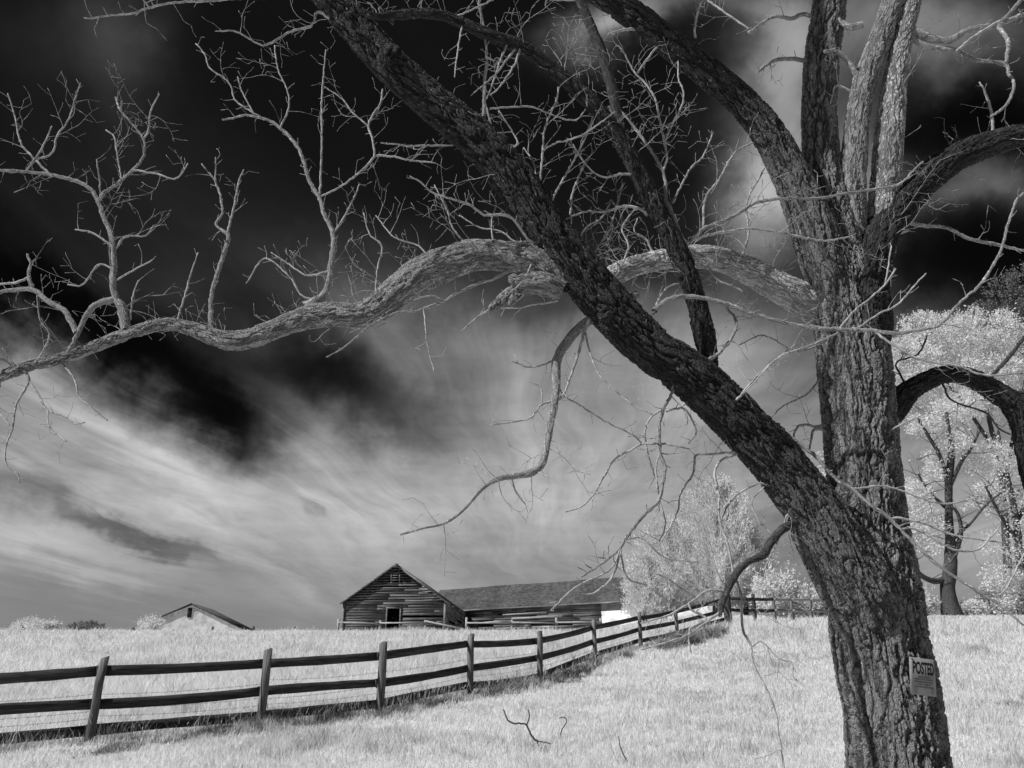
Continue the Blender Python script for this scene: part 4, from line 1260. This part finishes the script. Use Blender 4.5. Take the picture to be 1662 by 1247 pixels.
def text_part(txt, width, height, x, z, bold, name):
    cu_ = bpy.data.curves.new('text', 'FONT')
    cu_.body = txt; cu_.align_x = 'CENTER'; cu_.align_y = 'CENTER'; cu_.size = 1.0
    cu_.offset = bold; cu_.extrude = 0.0
    tmp = bpy.data.objects.new('tmp', cu_)
    COL.objects.link(tmp)
    bpy.context.view_layer.update()
    dg = bpy.context.evaluated_depsgraph_get()
    me = bpy.data.meshes.new_from_object(tmp.evaluated_get(dg))
    bpy.data.objects.remove(tmp)
    bpy.data.curves.remove(cu_)
    n = len(me.vertices); co = np.zeros(n * 3); me.vertices.foreach_get('co', co); co = co.reshape(-1, 3)
    mn, mxx = co.min(0), co.max(0); c0 = (mn + mxx) / 2; sz = mxx - mn
    out = np.zeros_like(co)
    out[:, 0] = (co[:, 0] - c0[0]) / sz[0] * width + x
    out[:, 2] = (co[:, 1] - c0[1]) / sz[1] * height + z
    out[:, 1] = .012 * (2 * out[:, 0] / SW) ** 2 - .0025
    me.vertices.foreach_set('co', out.astype(np.float32).ravel())
    me.materials.clear(); me.materials.append(M_INK)
    me.name = name
    o = bpy.data.objects.new(name, me); COL.objects.link(o); o.parent = sgn
    return o


text_part('POSTED', .218, .098, 0, .065, .035, 'heading')
text_part('PRIVATE PROPERTY', .11, .011, 0, -.004, .01, 'small_print')
for (s_, w_, z_) in (('HUNTING, FISHING, TRAPPING OR', .19, -.022), ('TRESPASSING FOR ANY PURPOSE', .19, -.041), ('IS STRICTLY FORBIDDEN', .14, -.060), ('VIOLATORS WILL BE PROSECUTED', .19, -.079)):
    text_part(s_, w_, .012, 0, z_, .012, 'small_print')
m_ = MB()
for z_ in (-.094, -.112, -.128): m_.box((0, .0035, z_), (.205, .001, .0022))
local_build(m_, 'ruled_line', M_INK, sgn)
M_NAIL, t, p = new_mat('nail'); p.inputs['Base Color'].default_value = gray(.15); p.inputs['Metallic'].default_value = .8
for sx in (-1, 1):
    m_ = MB(); tube(m_, [[sx * .115, .03, .132], [sx * .115, .0, .132]], [.005, .005], 10); local_build(m_, 'nail', M_NAIL, sgn)

# ------------------------------------------------------------------ leafy trees and shrubs
def leaf_faces(C, D, size, asp=0.5):
    """one diamond per centre; D leaf direction"""
    n = len(C)
    D = D / (np.linalg.norm(D, axis=1)[:, None] + 1e-9)
    rv = rng.standard_normal((n, 3))
    S_ = np.cross(D, rv); S_ /= np.linalg.norm(S_, axis=1)[:, None] + 1e-9
    sz = size * rng.uniform(.6, 1.35, n)[:, None]
    a = C; b = C + D * sz * .5 + S_ * sz * asp * .5; c = C + D * sz; d = C + D * sz * .5 - S_ * sz * asp * .5
    V = np.stack([a, b, c, d], 1).reshape(-1, 3)
    F = np.arange(4 * n).reshape(n, 4)
    return V, F


def crown(mb_, lobes, n, size, asp=.5, clump=.35, per=26, updir=.2, shell=.55):
    """lobes [(centre, (rx,ry,rz))]; leaves in clumps through the lobe volume, denser near its skin"""
    wts = np.array([l[1][0] * l[1][2] for l in lobes]); wts = wts / wts.sum()
    for (c, r), w in zip(lobes, wts):
        k = max(3, int(n * w / per))
        u = rng.standard_normal((k, 3)); u /= np.linalg.norm(u, axis=1)[:, None]
        rad = shell + (1 - shell) * rng.random(k) ** .6
        rad *= rng.normal(1, .10, k)
        cc = np.array(c) + u * rad[:, None] * np.array(r)
        cl = clump * rng.uniform(.5, 1.3, k)
        C = np.repeat(cc, per, 0) + rng.standard_normal((k * per, 3)) * np.repeat(cl, per)[:, None] * .5
        D = np.repeat(u, per, 0) * .8 + rng.standard_normal((k * per, 3)) * .6 + np.array([0, 0, updir])
        V, F = leaf_faces(C, D, size, asp)
        mb_.add(V, F)


def pxlobe(px, py, Y, rx, ry, dy=None):
    c = at(px, py, Y)
    k = vdepth(c) / FPX
    return (c, (rx * k, (dy if dy else (rx + ry) / 2 * k), ry * k))


def cedar(name, label, apex, base, hw, Y, n, group, leanx=0, cat='tree'):
    """feathery conifer: tiers of upswept sprays round a stem"""
    pa = at(apex[0], apex[1], Y); pb = at(base[0], base[1], Y)
    pb[2] = ground(pb[0], Y)
    H = pa[2] - pb[2]; R = hw * vdepth(pb) / FPX
    root = empty(name, tuple(pb), label, cat, group)
    mb_ = MB(); tube(mb_, catmull([[*pb, .16], [*(pb * .5 + pa * .5), .09], [*pa, .02]], .4)[:, :3], np.interp(np.linspace(0, 1, len(catmull([[*pb, .16], [*(pb * .5 + pa * .5), .09], [*pa, .02]], .4))), [0, 1], [.16, .02]), 8)
    mb_.build('trunk', M_FARBARK, root, smooth=True)
    fo = MB()
    nb = 170
    Cs = []; Ds = []
    for i in range(nb):
        f_ = (i + random.random()) / nb
        z = .06 + .92 * f_
        prof = (1 - z + .03) ** .8 * (.8 + .2 * min(1, z * 5)) * 1.08
        prof *= random.uniform(.62, 1.15)
        az = i * 2.4 + random.random() * .6
        out = np.array([math.cos(az), math.sin(az), 0])
        st_ = pb * (1 - z) + pa * z
        ln = R * prof
        dirv = out * 1.0 + np.array([0, 0, .35 + .6 * z])
        m = max(4, int(n / nb * (0.35 + prof)))
        tt = rng.random(m) ** .6
        cpos = st_ + dirv * (tt * ln)[:, None] + np.array([0, 0, 1]) * (tt ** 2 * ln * .25)[:, None]
        cpos += rng.standard_normal((m, 3)) * (.05 + .09 * tt)[:, None]
        Cs.append(cpos); Ds.append(dirv * .9 + rng.standard_normal((m, 3)) * .38 + np.array([0, 0, .55]))
    V, F = leaf_faces(np.concatenate(Cs), np.concatenate(Ds), .19, .22)
    fo.add(V, F)
    fo.build('foliage', M_CEDAR, root)
    return root


CY = 45.0
cedar('cedar_tree', 'tallest pale feathery cedar with a pointed top, right of the long barn roof', (1166, 785), (1160, 1000), 100, CY, 56000, 'pale cedars behind the fence')
cedar('cedar_tree', 'broad rounded pale cedar hiding the right end of the long barn', (1083, 850), (1078, 1004), 80, CY + 1.2, 42000, 'pale cedars behind the fence')
cedar('cedar_tree', 'short pale cedar at the left edge of the cedar clump, against the shingled roof', (1046, 905), (1046, 1004), 42, CY + .4, 13000, 'pale cedars behind the fence')
cedar('cedar_tree', 'pale cedar on the right flank of the tallest one, lower and wider', (1212, 858), (1210, 1000), 58, CY + 1.5, 17000, 'pale cedars behind the fence')


def shrub(label, px, py, rx, ry, Y, n, size=.12, mat=None, name='shrub', cat='shrub', group='shrubs along the crest'):
    lob = []
    c = at(px, py, Y)
    k = vdepth(c) / FPX
    g = float(ground(c[0], Y))
    root = empty(name, (c[0], Y, g), label, cat, group)
    for _ in range(9):
        dx = random.uniform(-.6, .6) * rx
        lob.append(pxlobe(px + dx, py + random.uniform(-.1, .45) * ry + .25 * abs(dx) / rx * ry, Y + random.uniform(-.5, .5) * rx * k, rx * random.uniform(.35, .6), ry * random.uniform(.45, .75)))
    mb_ = MB(); crown(mb_, lob, int(n * 1.7), size * 1.25, .55, .3, 18, shell=.3)
    # sprigs poking out
    for _ in range(26):
        a = random.random() * 6.28
        st_ = c + np.array([math.cos(a) * rx * k * .7, random.uniform(-.4, .4), abs(math.sin(a)) * ry * k * .75])
        d_ = np.array([math.cos(a) * .5, random.uniform(-.4, .4), .9])
        tt = np.linspace(0, 1, 9)[:, None] * random.uniform(.25, .6) * ry * k
        V, F = leaf_faces(st_ + d_ * tt + rng.normal(0, .04, (9, 3)), rng.standard_normal((9, 3)), size * .9, .5); mb_.add(V, F)
    mb_.build('foliage', mat or M_LEAF, root)
    st = MB()
    for _ in range(5):
        e_ = c + np.array([random.uniform(-.5, .5) * rx * k, random.uniform(-.3, .3), random.uniform(0, .4) * ry * k])
        tube(st, [[c[0], Y, g - .1], (np.array([c[0], Y, g]) + e_) / 2 + rng.normal(0, .08, 3), e_], [.05, .035, .015], 6)
    st.build('stem', M_FARBARK, root, smooth=True)
    return root


shrub('bright leafy bush just right of the tall cedars behind the fence', 1258, 950, 42, 48, CY - 3.5, 5000)
shrub('low bright bush behind the two rail fence, left of the big trunk', 1312, 972, 40, 26, CY - 3.5, 3600)
shrub('bright bush half hidden by the left edge of the big trunk', 1360, 968, 30, 34, CY - 2, 2800)
shrub('pale shrub on the skyline at the far left of the pasture', 50, 1015, 30, 11, 64, 2600, .11)
shrub('vine covered bush against the left side of the white farmhouse', 246, 1013, 24, 13, 84, 2600, .14)
shrub('small pale shrub on the skyline left of the farmhouse', 84, 1016, 14, 7, 64, 600, .12)
shrub('low bright shrub on the crest between the trunk and the far tree', 1494, 975, 26, 24, 46, 2800)
shrub('rounded pale shrub on the crest right of the far tree base', 1581, 988, 22, 12, 46, 1800)
shrub('tall bright shrub at the right edge of the frame on the crest', 1648, 945, 44, 52, 50, 5600)
shrub('low bright shrub on the crest at the right of the frame', 1616, 980, 26, 20, 47, 2400)
shrub('grey hazy treetop far beyond the left pasture', 142, 1019, 34, 10, 150, 2600, .30, M_HAZY, 'distant_tree', 'tree', None)


def bg_tree(label, stems, lobes, n, size, mat, bark, sprays=0, name='leafy_tree'):
    P0 = stems[0]
    base = at(P0[1][0][0], P0[1][0][1], P0[0])
    root = empty(name, tuple(base), label, 'tree', 'pale leaved trees beyond the crest')
    tr = MB(); limbs_ = []
    for i, (Y, pts) in enumerate(stems):
        pts = [(a_, b_, c_ * (.68 if i or Y > 50 else .85)) for a_, b_, c_ in pts]
        S = catmull(px_path(pts, Y, Y + (random.uniform(-1, 1) if i else 0)), .12)
        bb = tr if i == 0 else MB()
        if i: limbs_.append(bb)
        tube(bb, S[:, :3], S[:, 3], 14 if i == 0 else 7, .09, i)
        for _ in range(sprays):   # fine bare twigs
            j = int(rng.integers(len(S) // 4, len(S)))
            j = min(j, len(S) - 1)
            q = S[j, :3]; d = np.array([rng.normal(), rng.normal() * .6, abs(rng.normal()) * .8])
            L = random.uniform(.7, 2.2); pt = [q]; rad = [.028]
            for s in range(6):
                d = d / np.linalg.norm(d) + rng.normal(0, .22, 3) + np.array([0, 0, .05])
                pt.append(pt[-1] + d / np.linalg.norm(d) * L / 6); rad.append(.024 - .003 * s)
            tube(bb, pt, rad, 4)
    tr.build('trunk', bark, root, smooth=True)
    for lb_ in limbs_: lb_.build('limb', bark, root, smooth=True)
    cr = MB(); crown(cr, lobes, n, size, .5, .45, 30)
    cr.build('crown', mat, root)
    return root


BY = 46.0
# sparse tree with a dark forked trunk
bg_tree('far tree on the right crest with a dark forked trunk and sparse pale leaves',
        [(BY, [(1546, 1000, 20), (1541, 975, 15), (1538, 950, 13), (1543, 915, 12), (1542, 880, 9), (1540, 830, 7), (1540, 780, 7), (1545, 730, 6), (1540, 700, 4), (1536, 670, 3)]),
         (BY, [(1543, 915, 8), (1555, 885, 6), (1560, 860, 5), (1555, 835, 4), (1545, 822, 3)]),
         (BY, [(1536, 940, 8), (1515, 943, 7), (1492, 932, 6), (1475, 912, 5), (1460, 890, 4)]),
         (BY, [(1540, 790, 6), (1525, 740, 5), (1508, 710, 4), (1490, 680, 3)]),
         (BY, [(1542, 790, 5), (1560, 750, 4.5), (1575, 730, 3.5), (1590, 700, 2.5)]),
         (BY, [(1542, 880, 4), (1575, 850, 3), (1600, 820, 2.4), (1625, 800, 2)]),
         (BY, [(1540, 830, 4), (1510, 800, 3), (1490, 770, 2.4)])],
        [pxlobe(1500, 690, BY, 26, 20), pxlobe(1545, 720, BY, 30, 22), pxlobe(1512, 770, BY, 22, 10), pxlobe(1560, 660, BY, 40, 22), pxlobe(1480, 800, BY, 28, 20), pxlobe(1580, 760, BY, 20, 12), pxlobe(1500, 850, BY, 24, 14), pxlobe(1610, 740, BY, 26, 24), pxlobe(1520, 745, BY, 16, 10)],
        12000, .15, M_LEAF, M_FARBARK, sprays=7)
# dense crown behind
bg_tree('largest far tree on the right with a broad dense pale crown behind the dark fork',
        [(62, [(1640, 1000, 10), (1634, 900, 9), (1625, 780, 7), (1605, 680, 5), (1580, 600, 3)]), (62, [(1620, 740, 5), (1560, 650, 4), (1500, 580, 3)]), (62, [(1626, 800, 5), (1650, 680, 4), (1670, 580, 3)])],
        [pxlobe(1480, 580, 62, 60, 34), pxlobe(1545, 555, 62, 62, 44), pxlobe(1560, 620, 62, 110, 34), pxlobe(1600, 545, 62, 60, 40), pxlobe(1655, 580, 62, 60, 50), pxlobe(1450, 610, 62, 34, 24), pxlobe(1505, 530, 62, 40, 24), pxlobe(1650, 650, 62, 60, 36), pxlobe(1590, 655, 62, 60, 24)],
        44000, .21, M_LEAF, M_FARBARK, sprays=3)
bg_tree('pale wispy tree on the right edge of the frame beyond the crest',
        [(54, [(1660, 1000, 12), (1655, 900, 9), (1645, 820, 7), (1630, 750, 4), (1620, 700, 3)]), (54, [(1650, 850, 5), (1680, 780, 4), (1690, 720, 3)]), (54, [(1652, 880, 5), (1620, 830, 4), (1600, 790, 3)])],
        [pxlobe(1640, 770, 54, 45, 26), pxlobe(1600, 810, 54, 40, 22), pxlobe(1655, 840, 54, 40, 26), pxlobe(1625, 880, 54, 36, 16), pxlobe(1680, 900, 54, 40, 30), pxlobe(1600, 740, 54, 24, 12)],
        5200, .16, M_LEAF, M_FARBARK, sprays=26)
bg_tree('pale leafy tree showing between the big trunk and the leaning limb',
        [(58, [(1380, 1000, 14), (1378, 900, 10), (1372, 800, 7), (1365, 740, 3)])],
        [pxlobe(1345, 750, 58, 14, 30), pxlobe(1375, 770, 58, 40, 60), pxlobe(1340, 800, 58, 12, 22), pxlobe(1400, 860, 58, 50, 50), pxlobe(1480, 830, 58, 30, 34), pxlobe(1500, 880, 58, 34, 26)],
        7000, .22, M_LEAF, M_FARBARK, sprays=3)
bg_tree('dark crowned tree at the upper right edge behind the pale crown',
        [(66, [(1690, 1000, 20), (1688, 800, 16), (1680, 600, 10), (1665, 500, 6)])],
        [pxlobe(1640, 480, 66, 36, 36), pxlobe(1672, 470, 66, 36, 50), pxlobe(1625, 515, 66, 30, 28), pxlobe(1680, 540, 66, 50, 60), pxlobe(1605, 500, 66, 16, 16)],
        8500, .22, M_DULL, M_FARBARK, sprays=10)

# ------------------------------------------------------------------ grass
M_GRASS, t, p = new_mat('infrared_grass')
geo = t.node('ShaderNodeNewGeometry'); tc = t.node('ShaderNodeTexCoord')
nz = t.noise(t.mapping(tc.outputs['Object'], sc=(1, .6, 1)), 2.4, 5, .7)
nz2 = t.noise(tc.outputs['Object'], 0.35, 3, .6)
rr_ = t.m('ADD', t.m('MULTIPLY', t.m('ADD', nz, nz2), .44), t.m('MULTIPLY', geo.outputs['Random Per Island'], .12))
cc_ = t.ramp(rr_, .36, .52, .58, .90)
t.l.new(cc_, p.inputs['Base Color'])
tr_ = t.node('ShaderNodeBsdfTranslucent'); t.l.new(cc_, tr_.inputs['Color'])
ms_ = t.node('ShaderNodeMixShader'); ms_.inputs[0].default_value = .55
t.l.new(p.outputs[0], ms_.inputs[1]); t.l.new(tr_.outputs[0], ms_.inputs[2]); t.l.new(ms_.outputs[0], t.n['Material Output'].inputs['Surface'])


def vnoise(x, y, s, seed):
    """value noise"""
    r = np.random.default_rng(seed).random((128, 128))
    u, v = x * s, y * s
    i, j = np.floor(u).astype(int), np.floor(v).astype(int)
    fu, fv = u - i, v - j
    fu = fu * fu * (3 - 2 * fu); fv = fv * fv * (3 - 2 * fv)
    g_ = lambda a, b: r[a % 128, b % 128]
    return (g_(i, j) * (1 - fu) + g_(i + 1, j) * fu) * (1 - fv) + (g_(i, j + 1) * (1 - fu) + g_(i + 1, j + 1) * fu) * fv


def blades(X, Y, H, Wd, lean_amt, mb_):
    n = len(X)
    Z = ground(X, Y) - .01
    az = rng.uniform(0, 2 * np.pi, n)
    la = rng.uniform(0, 2 * np.pi, n)
    lm = H * lean_amt * rng.uniform(.3, 1.3, n)
    sx, sy = np.cos(az) * Wd / 2, np.sin(az) * Wd / 2
    mx_, my_ = X + np.cos(la) * lm * .35, Y + np.sin(la) * lm * .35
    tx_, ty_ = X + np.cos(la) * lm, Y + np.sin(la) * lm
    V = np.stack([np.stack([X - sx, Y - sy, Z], -1), np.stack([X + sx, Y + sy, Z], -1),
                  np.stack([mx_ + sx * .8, my_ + sy * .8, Z + H * .6], -1), np.stack([mx_ - sx * .8, my_ - sy * .8, Z + H * .6], -1),
                  np.stack([tx_, ty_, Z + H], -1)], 1).reshape(-1, 3)
    i5 = np.arange(n)[:, None] * 5
    mb_.add(V, i5 + np.array([[0, 1, 2, 3]]))
    mb_.f.append(i5 + np.array([[3, 2, 4]]) + mb_.n - len(V))


N = 1000000
Yg = np.exp(rng.uniform(math.log(7.5), math.log(66), N))
Xg = rng.uniform(-1, 1, N) * (0.74 * Yg + 2.5)
beyond = Yg > fence_line_y(Xg)
right = (Xg > fpos[10][0])
patch = vnoise(Xg, Yg, .9, 3) * .5 + vnoise(Xg, Yg, 2.7, 4) * .5
patch2 = vnoise(Xg, Yg, .22, 5)
H = np.where(beyond & ~right, rng.uniform(.12, .34, N), rng.uniform(.03, .11, N))
H = H * (.5 + 1.0 * patch)
tuft = vnoise(Xg, Yg, 1.9, 31) * .6 + vnoise(Xg, Yg, 4.5, 32) * .4
H = H * (1 + np.where(beyond, .6, 1.6) * np.clip((tuft - .62) * 5, 0, 1))
H = np.where(~beyond & (Yg > 20), H * (1 + (Yg - 20) * .06), H)
H = np.where(right, H * 1.4, H)
Wd = np.clip(.00085 * Yg, .006, .04) * rng.uniform(.6, 1.3, N)
keep = rng.random(N) < np.where(beyond, .95, np.clip(.25 + 1.3 * patch, 0, 1))
gm = MB(); blades(Xg[keep], Yg[keep], H[keep], Wd[keep], .55, gm)
g = gm.build('grass', M_GRASS); tag(g, 'bright white pasture grass, short in front of the fence and long beyond it', 'grass', kind='stuff')

# darker weeds along the foot of the fence
M_WEED, t, p = new_mat('weed'); geo = t.node('ShaderNodeNewGeometry')
t.l.new(t.ramp(geo.outputs['Random Per Island'], 0, 1, .05, .50, False), p.inputs['Base Color'])
wm = MB()
for (a, b, ra, rb, cnt, hh) in ((-40, 1236, 90, 14, 3800, .32), (60, 1226, 70, 10, 2600, .25), (150, 1215, 60, 10, 2600, .30), (230, 1205, 60, 9, 2400, .22), (310, 1197, 50, 9, 2400, .28), (375, 1186, 40, 9, 3000, .42), (440, 1180, 30, 8, 1500, .3), (480, 1168, 34, 10, 3200, .50), (540, 1164, 36, 8, 1600, .26), (640, 1158, 30, 6, 1200, .24), (660, 1150, 24, 6, 1300, .26), (715, 1142, 40, 5, 900, .2), (800, 1128, 26, 6, 1500, .38), (835, 1122, 32, 7, 2600, .46), (905, 1103, 18, 5, 1300, .4), (935, 1094, 26, 5, 1500, .38), (960, 1084, 14, 5, 1200, .4), (1010, 1068, 30, 5, 900, .35), (1075, 1054, 26, 6, 1500, .6), (1110, 1044, 30, 6, 2200, .7), (1150, 1034, 34, 6, 2200, .6), (1640, 1140, 40, 5, 1000, .16), (1560, 1148, 50, 4, 800, .12)):
    cnt = int(cnt * 2.2); px = a + rng.normal(0, .5, cnt) * ra; py = b + rng.normal(0, .5, cnt) * rb
    c0 = ground_hit(a, b)
    d = np.stack([ray(q, r) for q, r in zip(px, py)])
    # drop each stem near the local ground plane
    tt = (c0[2] + .08 * (c0[1] * 0) - CAM[2]) / np.where(np.abs(d[:, 2]) < .01, -.01, d[:, 2])
    k = vdepth(c0) / FPX
    X = c0[0] + (px - a) * k; Yy = c0[1] - .12 + (fence_line_y(X) - fence_line_y(c0[0])) + rng.normal(0, .22, cnt)
    fr = rng.random(cnt); Yy = Yy - fr * .5
    cl = vnoise(X, Yy, 2.2, 21); ok_ = rng.random(cnt) < np.clip((cl - .42) * 3.2, .03, 1); X, Yy = X[ok_], Yy[ok_]; cnt = len(X)
    tall = np.where(rng.random(cnt) < .012, 2.6, 1.0)
    blades(X, Yy, tall * rng.uniform(.2, 1.0, cnt) ** 1.5 * hh * (.34 if a < 420 else .75), np.full(cnt, max(.006, .0006 * c0[1])), 1.0, wm)
w = wm.build('weeds', M_WEED); tag(w, 'dark tangled weeds along the foot of the board fence', 'weeds', kind='stuff')

# tall pale weeds in front of the paddock fence and barns
M_TALL, t, p = new_mat('tall_weed'); geo = t.node('ShaderNodeNewGeometry')
t.l.new(t.ramp(geo.outputs['Random Per Island'], 0, 1, .25, .6, False), p.inputs['Base Color'])
tm = MB()
cnt = 9000
Xw = rng.uniform(-14, 12, cnt); Yw = rng.uniform(56.5, 59.3, cnt)
dn = vnoise(Xw, Yw * 0 + 3, .45, 9)
kp = rng.random(cnt) < np.clip((dn - .35) * 2.2, .08, 1)
Xw, Yw, dn = Xw[kp], Yw[kp], dn[kp]
blades(Xw, Yw, rng.uniform(.3, .7, len(Xw)) * (.3 + .9 * dn), np.full(len(Xw), .045), .35, tm)
w = tm.build('tall_weeds', M_TALL); tag(w, 'tall pale weeds standing in front of the dark barns', 'weeds', kind='stuff')

# ------------------------------------------------------------------ stalks standing in the short grass
def stalk(name, label, paths, anchor):
    c0 = ground_hit(*anchor)
    root = empty(name, tuple(c0), label, 'plant', None)
    mb_ = MB()
    for pts in paths:
        S = catmull(px_path(pts, c0[1], c0[1] - .1), .03)
        S[:, :3] += rng.normal(0, .003, (len(S), 3))
        tube(mb_, S[:, :3], S[:, 3], 6)
    mb_.build('stem', twig_mat_dark, root, smooth=True)


twig_mat_dark = twig_material('stalk_bark', .05, .12)
stalk('dead_sapling', 'thin bare forked sapling bending over the short grass in front', [[(872, 1222, 1.4), (873, 1203, 1.5), (868, 1201, 1.6), (859, 1188, 1.5), (853, 1175, 1.4), (831, 1174, 1.3), (822, 1165, 1.2), (817, 1152, 1)], [(855, 1178, 1.3), (859, 1165, 1.2), (858, 1152, .9)], [(868, 1201, 1.4), (880, 1204, 1.3), (893, 1207, 1)]], (873, 1222))
stalk('dry_weed', 'single dry weed stalk with a drooping tip in the grass right of the forked sapling', [[(909, 1198, 1.1), (912, 1185, 1), (920, 1170, .9), (915, 1164, .8), (908, 1166, .7)]], (909, 1200))
stalk('dry_weed', 'short dry weed stalk near the bottom of the picture, centre', [[(1020, 1240, 1.1), (1012, 1225, 1), (1006, 1210, .9), (1004, 1195, .7)]], (1020, 1241))
print('done', sum(len(o.data.vertices) for o in scene.objects if o.type == 'MESH'))
